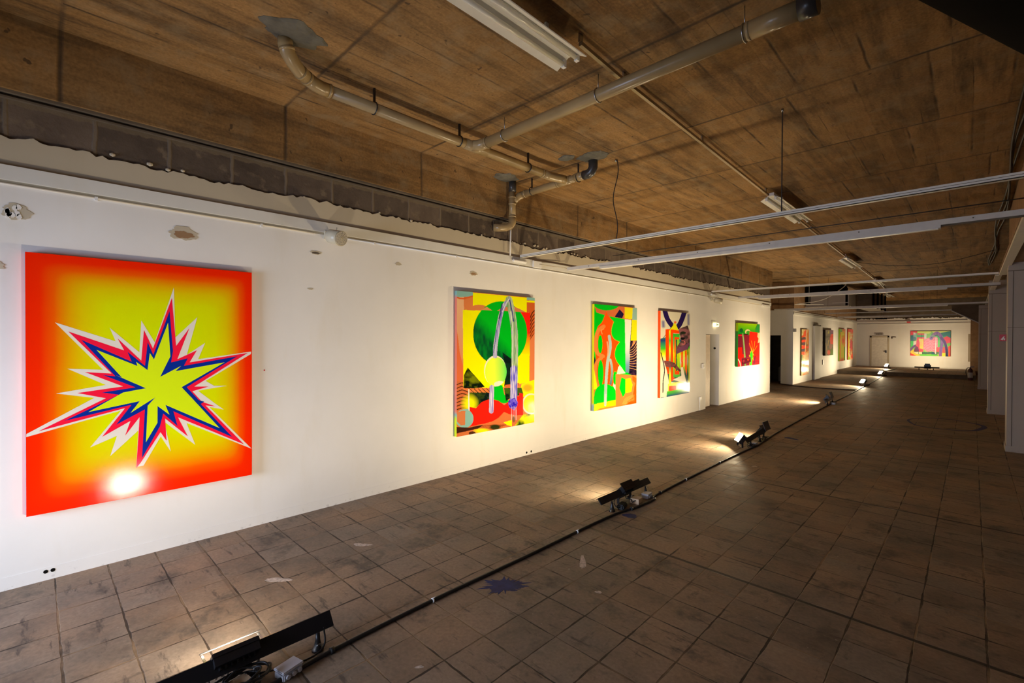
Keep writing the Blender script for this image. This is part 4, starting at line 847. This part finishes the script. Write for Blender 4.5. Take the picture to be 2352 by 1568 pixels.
for k in range(4): bx(bm, (-.15+.08*k, -.034, -.03), (-.10+.08*k, -.03, .03))
obj('pictogram', bm, 'concdk', t)
# light switch and conduit beside the door
bm = nb(); bx(bm, (W, 12.42, 1.10), (W+.045, 12.54, 1.23)); bmesh.ops.bevel(bm, geom=bm.edges[:], offset=.01, segments=2, affect='EDGES')
t = tag(obj('light_switch', bm, 'white'), 'white surface mounted switch left of the left wall door', 'light switch')
bm = nb(); bx(bm, (W+.045, 12.46, 1.135), (W+.052, 12.50, 1.195)); obj('rocker', bm, 'ivory', t)
t = thing('cable_outlet', 'short white trunking with outlet rising from the floor left of the door', 'outlet', (W, 12.3, 0))
bm = nb(); bx(bm, (0, -.02, 0), (.02, .02, .28)); obj('trunking', bm, 'white', t)
bm = nb(); bx(bm, (0, -.04, .28), (.04, .04, .36)); obj('outlet_box', bm, 'white', t)
bm = nb(); tube(bm, [(W-.12, D1-.006, 1.62), (W-.12, D1-.03, 1.62)], .03, 16)
tag(obj('door_closer_knob', bm, 'black'), 'round black knob on the white jamb of the left wall door', 'knob')
bm = nb(); bx(bm, (FW, 26.45+.9, .62), (FW+.03, 26.45+.98, .86)); tag(obj('wall_outlet', bm, 'white'), 'small white outlet on the far left wall below the grey painting', 'outlet')
bm = nb(); bx(bm, (FW, 21.96, 2.18), (FW+.12, 22.06, 2.32)); tag(obj('sensor_box', bm, 'trackg'), 'small grey sensor at the corner where the far left wall begins', 'sensor')
bm = nb(); tube(bm, [(-2.75, YE-.12, 2.90), (-2.75, YE-.1, 2.99)], .09, 16); tag(obj('alarm_beacon', bm, 'red'), 'round red alarm beacon above the end wall painting', 'alarm')
bm = nb(); bx(bm, (-3.55, YE-.05, 2.0), (-3.35, YE, 2.04)); bx(bm, (-3.55, YE-.05, 1.92), (-3.51, YE, 2.04)); tag(obj('coat_hook', bm, 'concdk'), 'small dark hook at the upper right of the far end door', 'hook')
bm = nb(); bx(bm, (-.17, 35.75, .68), (-.085, 36.6, 2.2)); tag(obj('edge_on_panel', bm, 'plaster'), 'tall pale panel seen edge on at the right end of the end wall', 'panel')
# hazard sign on pillar
t = thing('flag_sign', 'small red and white flag sign sticking out beside the nearest pillar', 'sign', (.425, 12.0, 1.93))
sp_ = box('sign_plate', (-.085, -.004, -.06), (0, .004, .06), 'red', t)
bm = nb(); prism(bm, [(-.07, -.03), (-.03, .03), (-.02, .02), (-.04, -.04)], lambda a, b, q: (a, -.0045-q, b), .001); bx(bm, (-.03, -.0055, -.04), (-.015, -.0045, -.01)); obj('symbol', bm, 'white', sp_)
# fire extinguisher
t = thing('fire_extinguisher', 'fire extinguisher on the floor at the right end of the platform step', 'fire extinguisher', (-.06, 30.55, 0))
bm = nb(); tube(bm, [(0, 0, 0), (0, 0, .02), (0, 0, .46), (0, 0, .52), (0, 0, .55)], [.085, .09, .09, .06, .03], 18); obj('cylinder', bm, 'maroon', t)
bm = nb(); tube(bm, [(0, 0, .12), (0, 0, .36)], .0915, 18, False); obj('paper_label', bm, 'wallgrey', t)
bm = nb(); tube(bm, [(0, 0, .55), (0, 0, .6)], .025, 10); bx(bm, (-.01, -.02, .6), (.12, .02, .62)); bx(bm, (-.01, -.02, .64), (.13, .02, .655)); obj('valve_handle', bm, 'black', t)
bm = nb(); tube(bm, smooth_curve([(0, 0, .58), (-.1, 0, .56), (-.15, 0, .4), (-.12, 0, .2)], 6), .013, 8); obj('hose', bm, 'rubber', t)

# ================================================================ pipes under the ceiling
t = thing('drain_pipe', 'beige drain pipe running along the ceiling above the left wall', 'pipe', (0, 0, 0), 0, 'beige drain pipes')
PX, PZ, r1 = -4.09, 4.08, .052
bm = nb(); tube(bm, [(PX, 1.78, PZ), (PX, 4.86, PZ)], r1, 20); obj('straight_pipe', bm, 'pipe', t)
bm = nb(); tube(bm, [(-3.90, 1.40, 4.255), (-3.90, 1.40, 4.21), (-3.915, 1.42, 4.17), (-3.945, 1.47, 4.13), (-3.99, 1.54, 4.10), (-4.03, 1.62, 4.085)], .056, 20); obj('elbow', bm, 'pipedk' if 0 else 'pipe', t)
bm = nb(); tube(bm, [(-4.03, 1.62, 4.085), (-4.07, 1.70, 4.08), (-4.09, 1.77, 4.08), (-4.09, 1.84, 4.08)], .058, 20); obj('elbow', bm, 'pipe', t)
def collars(pts, r, th=.006, w_=.012, m='pipe', nm='coupling_ring'):
    for p, dr in pts:
        dr = Vector(dr).normalized(); p = Vector(p); bm = nb(); tube(bm, [p-dr*w_, p+dr*w_], r+th, 20); obj(nm, bm, m, t)
collars([((-3.905, 1.415, 4.185), (-.1, .3, -1)), ((-4.03, 1.62, 4.085), (-.5, .85, 0)), ((-4.0, 1.56, 4.095), (-.5, .85, 0)), ((PX, 1.84, PZ), (0, 1, 0))], .054)
collars([((PX, 3.40, PZ), (0, 1, 0)), ((PX, 3.72, PZ), (0, 1, 0)), ((PX, 4.72, PZ), (0, 1, 0))], .052)
# tee piece, end elbow
bm = nb(); tube(bm, [(PX, 3.40, PZ), (PX, 3.72, PZ)], .059, 20); tube(bm, [(PX, 3.5, PZ), (PX+.09, 3.55, PZ), (PX+.2, 3.56, PZ)], .060, 20); obj('tee_piece', bm, 'pipe', t)
bm = nb(); tube(bm, [(PX, 4.74, PZ), (PX, 4.86, PZ), (PX+.01, 4.93, PZ), (PX+.03, 5.05, PZ+.005), (PX+.04, 5.16, PZ+.01)], .057, 20); obj('end_elbow', bm, 'pipe', t)
for y in (2.28, 3.32, 4.45):
    bm = nb(); tube(bm, [(PX+.057*math.cos(a*PI/10), y, PZ+.057*math.sin(a*PI/10)) for a in range(21)], .006, 6, False); bx(bm, (PX-.012, y-.008, PZ+.055), (PX+.012, y+.008, HC)); obj('pipe_clamp', bm, 'black', t)
t2 = thing('drain_pipe', 'beige drain pipe branching off across the ceiling towards the top right', 'pipe', (0, 0, 0), 0, 'beige drain pipes'); t = t2
bm = nb(); tube(bm, [(PX+.14, 3.56, PZ), (-.82, 3.56, PZ)], .057, 20); obj('straight_pipe', bm, 'pipe', t)
collars([((PX+.2, 3.56, PZ), (1, 0, 0)), ((-1.15, 3.56, PZ), (1, 0, 0))], .058)
bm = nb(); tube(bm, [(-.84, 3.56, PZ), (-.73, 3.56, PZ)], .075, 20); obj('rubber_collar', bm, 'pipedk', t)
bm = nb(); tube(bm, [(-1.14, 3.56, PZ), (-.84, 3.56, PZ)], .063, 20); obj('sleeve', bm, 'pipe', t)
for x in (-3.62, -2.42, -1.18):
    bm = nb(); tube(bm, [(x, 3.56+.062*math.cos(a*PI/10), PZ+.062*math.sin(a*PI/10)) for a in range(21)], .006, 6, False); tube(bm, [(x, 3.56, PZ+.06), (x, 3.56, HC)], .004, 6); obj('pipe_clamp', bm, 'steel', t)
t = thing('drain_pipe', 'short beige drain pipe with dark elbow beside the wall corner of the ceiling', 'pipe', (0, 0, 0), 0, 'beige drain pipes')
CY = 5.2
bm = nb(); tube(bm, [(-4.93, CY, 4.07), (-3.74, CY, 4.09)], .050, 20); obj('straight_pipe', bm, 'pipe', t)
collars([((-4.83, CY, 4.07), (1, 0, 0)), ((-4.2, CY, 4.085), (1, 0, 0)), ((-3.86, CY, 4.09), (1, 0, 0))], .052)
bm = nb(); tube(bm, [(-4.22, CY, 4.085), (-3.98, CY, 4.09)], .057, 20); tube(bm, [(-3.90, CY, 4.09), (-3.74, CY, 4.09)], .057, 20); obj('sleeve', bm, 'pipe', t)
bm = nb(); tube(bm, [(-4.90, CY, 4.07), (-4.94, CY-.02, 4.05), (-4.975, CY-.06, 4.01), (-4.985, CY-.10, 3.96)], .054, 20); obj('branch_elbow', bm, 'pipe', t)
bm = nb(); tube(bm, [(-3.76, CY, 4.09), (-3.69, CY, 4.09), (-3.64, CY, 4.11), (-3.61, CY, 4.16), (-3.61, CY, HC)], [.06, .062, .062, .062, .062], 20); obj('dark_elbow', bm, 'pipedk', t)
for x in (-4.70, -3.85):
    bm = nb(); tube(bm, [(x, CY+.058*math.cos(a*PI/10), 4.08+.058*math.sin(a*PI/10)) for a in range(21)], .006, 6, False); bx(bm, (x-.008, CY-.008, 4.13), (x+.008, CY+.008, HC)); obj('pipe_clamp', bm, 'black', t)
t = thing('drain_pipe', 'vertical beige drain pipe dropping at the wall and bending into the blocks', 'pipe', (0, 0, 0), 0, 'beige drain pipes')
VX, VY = -4.99, 5.08
bm = nb(); tube(bm, [(VX, VY, 3.70), (VX, VY, 4.10)], .050, 20); obj('straight_pipe', bm, 'pipe', t)
bm = nb(); tube(bm, [(VX, VY, 4.10), (VX, VY, HC)], .058, 20); obj('dark_socket', bm, 'pipedk', t)
bm = nb(); tube(bm, [(VX, VY, 3.74), (VX, VY, 3.64), (VX-.01, VY-.03, 3.59), (VX-.04, VY-.09, 3.56), (VX-.09, VY-.17, 3.55), (VX-.16, VY-.24, 3.55)], .057, 20); obj('elbow', bm, 'pipe', t)
for z in (3.73, 3.92, 4.02): collars([((VX, VY, z), (0, 0, 1))], .052)
# mortar patches where pipes pass the ceiling
def patch(cx, cy, rx, ry, seed, nm, label, m='mortar'):
    r = random.Random(seed); bm = nb(); n = 36; rings = []
    for q, z in ((1.0, HC-.001), (.86, HC-.012), (.5, HC-.02)):
        rings.append([bm.verts.new((cx+rx*q*math.cos(2*PI*k/n)*(1+.12*math.sin(k*.7+seed)+.08*r.uniform(-1, 1)), cy+ry*q*math.sin(2*PI*k/n)*(1+.12*math.cos(k*.9)+.08*r.uniform(-1, 1)), z-r.uniform(0, .004))) for k in range(n)])
    top = [bm.verts.new((v.co.x, v.co.y, HC+.002)) for v in rings[0]]
    bm.faces.new(top)
    for a, b in zip([top]+rings, rings):
        for k in range(n): bm.faces.new((a[k], a[(k+1) % n], b[(k+1) % n], b[k]))
    bm.faces.new(rings[-1]); o = obj(nm, bm, m, ceil); return o
ceil = bpy.data.objects['ceiling']
patch(-3.80, 1.43, .16, .23, 2, 'mortar_patch', ''); patch(-3.56, 5.12, .22, .15, 5, 'mortar_patch', ''); patch(-3.83, 4.92, .11, .09, 7, 'mortar_patch', ''); patch(-4.95, 4.9, .16, .2, 9, 'mortar_patch', '')
bm = nb()
tube(bm, [(W+.075, 5.13, 3.70), (W+.06, 5.13, 3.60), (W+.05, 5.13, 3.16)], .012, 6)
tag(obj('drop_rod', bm, 'trackg'), 'thin vertical bar from the beam down to the wall trunking below the vertical pipe', 'bar')
# two hanging rods
for (x, y, z0, wob, lab) in ((-3.40, 5.42, 3.20, .03, 'wavy hanging wire holding the near track, left of the two'), (-1.42, 5.42, 3.19, 0, 'straight hanging rod holding the near track, right of the two')):
    t = thing('hanging_rod', lab, 'hanging rod', (x, y, z0), 0, 'rods holding the near track')
    bm = nb(); pts = [(wob*math.sin(k*.9), wob*.4*math.cos(k*.7), (HC-z0)*k/10) for k in range(11)]; tube(bm, smooth_curve(pts, 3), .006, 6); obj('rod', bm, 'cable', t)
    bm = nb(); bx(bm, (-.04, -.02, -.004), (.04, .02, .008)); obj('clip', bm, 'steel', t)
    bm = nb(); tube(bm, [(0, 0, HC-z0-.03), (0, 0, HC-z0)], .012, 8); obj('ceiling_hook', bm, 'steel', t)

# ================================================================ tracks across the room
def track(y, z, x0, x1, kind, label, lx0=None, lx1=None):
    t = thing('light_track', label, 'track', (x0, y, z), 0, 'tracks crossing under the ceiling'); L = x1-x0
    bm = nb()
    if kind == 'thin':
        bx(bm, (0, -.032, -.015), (L, .032, -.010)); bx(bm, (0, -.032, -.015), (L, -.027, .028)); bx(bm, (0, .027, -.015), (L, .032, .028)); bx(bm, (0, -.006, -.010), (L, .006, .012))
        obj('rail', bm, 'track', t)
        bm = nb(); bx(bm, (0, -.024, -.0155), (L, -.018, -.0148)); obj('slot', bm, 'concdk', t)
        if y < 8:
            bm = nb(); bx(bm, (0, -.0325, .006), (L, -.0321, .010)); obj('side_groove', bm, 'concdk', t)
    else:
        bx(bm, (0, -.03, -.02), (L, .03, .035)); obj('rail', bm, 'trackg', t)
        bm = nb(); bx(bm, (lx1-x0, -.022, -.034), (L, .022, -.020)); obj('dark_slot', bm, 'concdk', t)
        bm = nb(); bx(bm, (lx0-x0, -.040, -.052), (lx1-x0, .040, -.020)); obj('luminaire_body', bm, 'trackg', t)
        bm = nb(); bx(bm, (lx0-x0+.02, -.028, -.060), (lx1-x0-.02, .028, -.052)); obj('diffuser', bm, 'track', t)
        bm = nb()
        for k in range(6): tube(bm, [(L*(k+.5)/6, -.041, .01), (L*(k+.5)/6, -.03, .01)], .006, 6)
        obj('screws', bm, 'concdk', t)
    if y > 20:
        for k in (.3, .8):
            bm = nb(); tube(bm, [(L*k, 0, .028 if kind == 'thin' else .03), (L*k, 0, HC-z)], .004, 5); obj('hanger', bm, 'cable', t)
    return t
track(5.40, 3.175, W+.03, .358, 'thin', 'thin pale track crossing the room, nearest of all')
track(6.50, 3.085, -5.02, .45, 'wide', 'broad grey lighting track just behind the nearest thin one', -4.35, -.24)
track(13.0, 3.17, W+.03, .35, 'thin', 'thin pale track meeting the wall near the speaker above the door')
track(14.6, 3.10, -4.95, .42, 'wide', 'broad grey lighting track behind the door, second broad one', -4.4, -.42)
track(21.6, 3.09, -5.9, .38, 'wide', 'broad grey lighting track in front of the recess wall', -5.2, -.6)
track(28.0, 3.17, FW, -.66, 'thin', 'thin track just above the far room, third thin one')
track(31.0, 3.09, FW, -.53, 'wide', 'broad dark track above the platform edge', -5.0, -2.2)
track(35.2, 2.98, FW, -.2, 'wide', 'lowest broad dark track close to the end wall', -5.1, -1.2)
bm = nb(); tube(bm, [(-4.2, 6.62, 3.24), (-1.0, 6.62, 3.245), (.45, 6.62, 3.25)], .006, 6); tag(obj('support_wire', bm, 'cable'), 'thin wire running above the nearest broad track', 'wire')
# wall clamp under near track, small box
bm = nb(); bx(bm, (W+.028, 5.18, 3.07), (W+.075, 5.50, 3.12)); bmesh.ops.bevel(bm, geom=bm.edges[:], offset=.018, segments=3, affect='EDGES')
tag(obj('emergency_light', bm, 'white'), 'small white rounded light on the trunking under the nearest track end', 'emergency light')
bm = nb(); bx(bm, (W+.028, 5.66, 3.04), (W+.06, 5.86, 3.15)); bmesh.ops.bevel(bm, geom=bm.edges[:], offset=.004, segments=1, affect='EDGES')
t = tag(obj('wall_bracket', bm, 'white'), 'white perforated connection box on the trunking with a frayed lead', 'connection box')
bm = nb(); tube(bm, smooth_curve([(W+.06, 5.8, 3.1), (W+.08, 6.1, 3.10), (W+.09, 6.4, 3.11), (W+.12, 6.5, 3.09), (W+.14, 6.5, 3.1)], 6), .006, 6); obj('frayed_lead', bm, 'plaster', t)
bm = nb(); bx(bm, (W+.028, 12.9, 3.07), (W+.08, 13.3, 3.12)); bmesh.ops.bevel(bm, geom=bm.edges[:], offset=.012, segments=2, affect='EDGES')
tag(obj('emergency_light', bm, 'white'), 'small white rounded light on the trunking above the left wall door', 'emergency light')
bm = nb(); bx(bm, (W+.028, 17.3, 3.0), (W+.06, 18.1, 3.06)); tag(obj('trunking_box', bm, 'white'), 'small white box at the far end of the wall trunking', 'connection box')
# rail along the right side
t = thing('side_rail', 'long pale rail running along the right side under the beam', 'rail', (0, 0, 0))
bm = nb(); bx(bm, (.36, 4.0, 3.15), (.46, 13.2, 3.19)); obj('rail', bm, 'track', t)
bm = nb(); bx(bm, (.31, 13.2, 3.15), (.40, 24.0, 3.19)); obj('rail', bm, 'trackg', t)  # far length coloured grey for the shade it runs through
bm = nb(); bx(bm, (.35, 4.0, 3.19), (.365, 13.2, 3.22)); obj('rail_lip', bm, 'conc', t)
# ceiling lighting trunk and fluorescent fittings
t = thing('lamp_conduit', 'long straight conduit on the ceiling joining the tube lamps', 'conduit')
bm = nb()
pts = [(-2.205, 3.0), (-2.24, 3.7), (-2.285, 5.5), (-2.35, 8.1), (-2.45, 11.5), (-2.55, 15.9), (-2.63, 19), (-2.75, 24.5), (-3.1, 32)]
for (a, b), (c_, d_) in zip(pts, pts[1:]):
    v = Vector((c_-a, d_-b, 0)); obx(bm, ((a+c_)/2, (b+d_)/2, HC-.075), (.03, v.length+.01, .03), Matrix.Rotation(-math.atan2(v.x, v.y), 3, 'Z'))
obj('conduit', bm, 'pipe', t)
bm = nb()
for k, (a, b) in enumerate(pts): bx(bm, (a-.008, b-.02, HC-.065), (a+.008, b+.02, HC-.001))
obj('fixing', bm, 'steel', t)
def lamp(x, y0, L, label, s=1.0, rot=0):
    t = thing('tube_lamp', label, 'ceiling lamp', (x, y0, HC-.16), rot, 'fluorescent lamps on the ceiling')
    bm = nb(); prism(bm, [(-.15, -.018), (-.145, -.022), (-.03, .04), (.03, .04), (.145, -.022), (.15, -.018), (.035, .05), (-.035, .05)], lambda a, b, q: (a*s, q, b), L); obj('reflector', bm, 'track', t)
    bm = nb(); bx(bm, (-.035, .04, .045), (.035, L-.04, .10)); bx(bm, (-.01, L*.3, .1), (.01, L*.3+.03, .159)); bx(bm, (-.01, L*.8, .1), (.01, L*.8+.03, .159)); obj('ballast_box', bm, 'track', t)
    for k in (-.065, .065):
        bm = nb(); tube(bm, [(k, .03, -.006), (k, L-.03, -.006)], .018, 14); obj('tube', bm, 'tube', t)
        for yy in (.0, L-.03):
            bm = nb(); bx(bm, (k-.016, yy, -.03), (k+.016, yy+.03, .03)); obj('tube_holder', bm, 'white', t)
    return t
lamp(-2.31, 1.40, 1.62, 'large twin tube lamp cut off by the top edge of the picture')
lamp(-2.29, 8.15, 2.0, 'twin tube lamp behind the hanging rod')
lamp(-2.55, 15.8, 2.0, 'small twin tube lamp farther along the ceiling, above the second thin track')
lamp(-2.68, 22.4, 2.0, 'tiny twin tube lamp hidden partly behind the second thin track')
lamp(-3.05, 29.5, 2.0, 'farthest twin tube lamp on the dark ceiling')
# air conditioning unit and ducts far back
t = thing('air_unit', 'dark boxy air unit under the ceiling beyond the recess', 'air unit', (-4.5, 24, 3.25))
bm = nb(); bx(bm, (-.78, 0, .05), (.78, 1.6, .62)); obj('casing', bm, 'wallgrey', t)
bm = nb(); bx(bm, (-.80, -.05, .62), (.5, 1.4, .98)); obj('insulated_top', bm, 'dark', t)
bm = nb(); bx(bm, (-.80, -.01, .15), (-.62, .0, .6)); bx(bm, (.66, -.02, .05), (.74, 0, .8)); obj('black_strap', bm, 'dark', t)
bm = nb(); bx(bm, (-.8, -.06, .0), (.8, .1, .05)); bx(bm, (.2, -.03, .17), (.78, -.01, .2)); obj('lower_flange', bm, 'trackg', t)
bm = nb(); tube(bm, smooth_curve([(-3.7, 23.4, HC), (-3.8, 23.2, 4.0), (-4.4, 22.6, 3.5), (-5.25, 22.32, 3.35)], 6), .015, 6); tag(obj('hanging_lead', bm, 'trackg'), 'thin sagging lead in front of the dark air unit', 'cable')
t = thing('air_duct', 'dark duct run sloping back from the air unit', 'duct', (-3.6, 26, 3.3))
bm = nb(); bx(bm, (-.3, 0, .05), (.4, 4.8, .75)); obj('duct', bm, 'concdk', t)
bm = nb()
for k in range(4): bx(bm, (.4, .3+k*1.3, 0), (.46, .36+k*1.3, .8))
obj('duct_frame', bm, 'dark', t)
bm = nb()
obx(bm, (-4.25, 19.5, 3.13), (.06, .9, .02), Matrix.Rotation(-.8, 3, 'Z')); obx(bm, (-4.15, 19.5, 3.13), (.06, .9, .02), Matrix.Rotation(-.8, 3, 'Z'))
tube(bm, [(-4.2, 19.5, 3.13), (-4.2, 19.5, HC)], .004, 5)
tag(obj('loose_lamp_reflector', bm, 'track'), 'pair of loose pale strips hanging askew below the air unit', 'strip')
bm = nb(); tube(bm, [(-3.3, 33.0, 3.12), (-3.3, 33.0, 3.2)], [.12, .3], 20); tag(obj('ceiling_disc', bm, 'concdk'), 'round dark disc hanging above the platform', 'ceiling fitting')
bm = nb(); bx(bm, (-3.95, 33.5, 3.02), (-3.45, 33.8, 3.09)); tube(bm, [(-3.7, 33.6, 3.09), (-3.7, 33.6, HC)], .004, 5); tag(obj('black_panel', bm, 'dark'), 'small black panel hanging above the far door', 'panel')
# slanted bulkhead by the far right pillars
t = thing('bulkhead', 'dark slanting bulkhead with a lit edge beside the far right pillar', 'bulkhead')
bm = nb(); prism(bm, [(-.63, 3.32), (-.63, 3.12), (.2, 2.58), (1.6, 2.58), (1.6, 3.32)], lambda a, b, q: (a, 27+q, b), .1); obj('panel', bm, 'concdk', t)
bm = nb(); tube(bm, [(-.64, 26.98, 3.10), (.19, 26.98, 2.565)], .022, 6); tube(bm, [(.20, 26.98, 2.56), (.20, 26.98, .35)], .014, 6); obj('edge_strip', bm, 'white', t)
# loose cables at the right ceiling edge
t = thing('ceiling_cable', 'bundle of dark cables along the right edge of the ceiling', 'cable')
for k in range(3):
    bm = nb(); tube(bm, smooth_curve([(.40-.03*k+.03*math.sin(j*1.7+k), 5+j*1.6, HC-.02-.03*abs(math.sin(j+k))) for j in range(11)], 5), .012, 6); obj('cable', bm, 'cable', t)
bm = nb(); tube(bm, smooth_curve([(-2.5, 17.3, 4.2), (-1.6, 17.3, 4.0), (-.6, 17.3, 3.98), (.4, 17.3, 4.2)], 8), .008, 6); tag(obj('sagging_lead', bm, 'cable'), 'thin lead sagging across the dark ceiling from the third lamp', 'cable')
# added black cylinder standing in for a shadow-like dark area, upper right corner
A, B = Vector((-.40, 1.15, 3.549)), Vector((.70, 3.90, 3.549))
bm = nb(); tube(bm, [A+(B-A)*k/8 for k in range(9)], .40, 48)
t = tag(obj('added_dark_cylinder', bm, 'dark'), 'added black cylinder making the dark area in the upper right corner of the picture', 'duct')
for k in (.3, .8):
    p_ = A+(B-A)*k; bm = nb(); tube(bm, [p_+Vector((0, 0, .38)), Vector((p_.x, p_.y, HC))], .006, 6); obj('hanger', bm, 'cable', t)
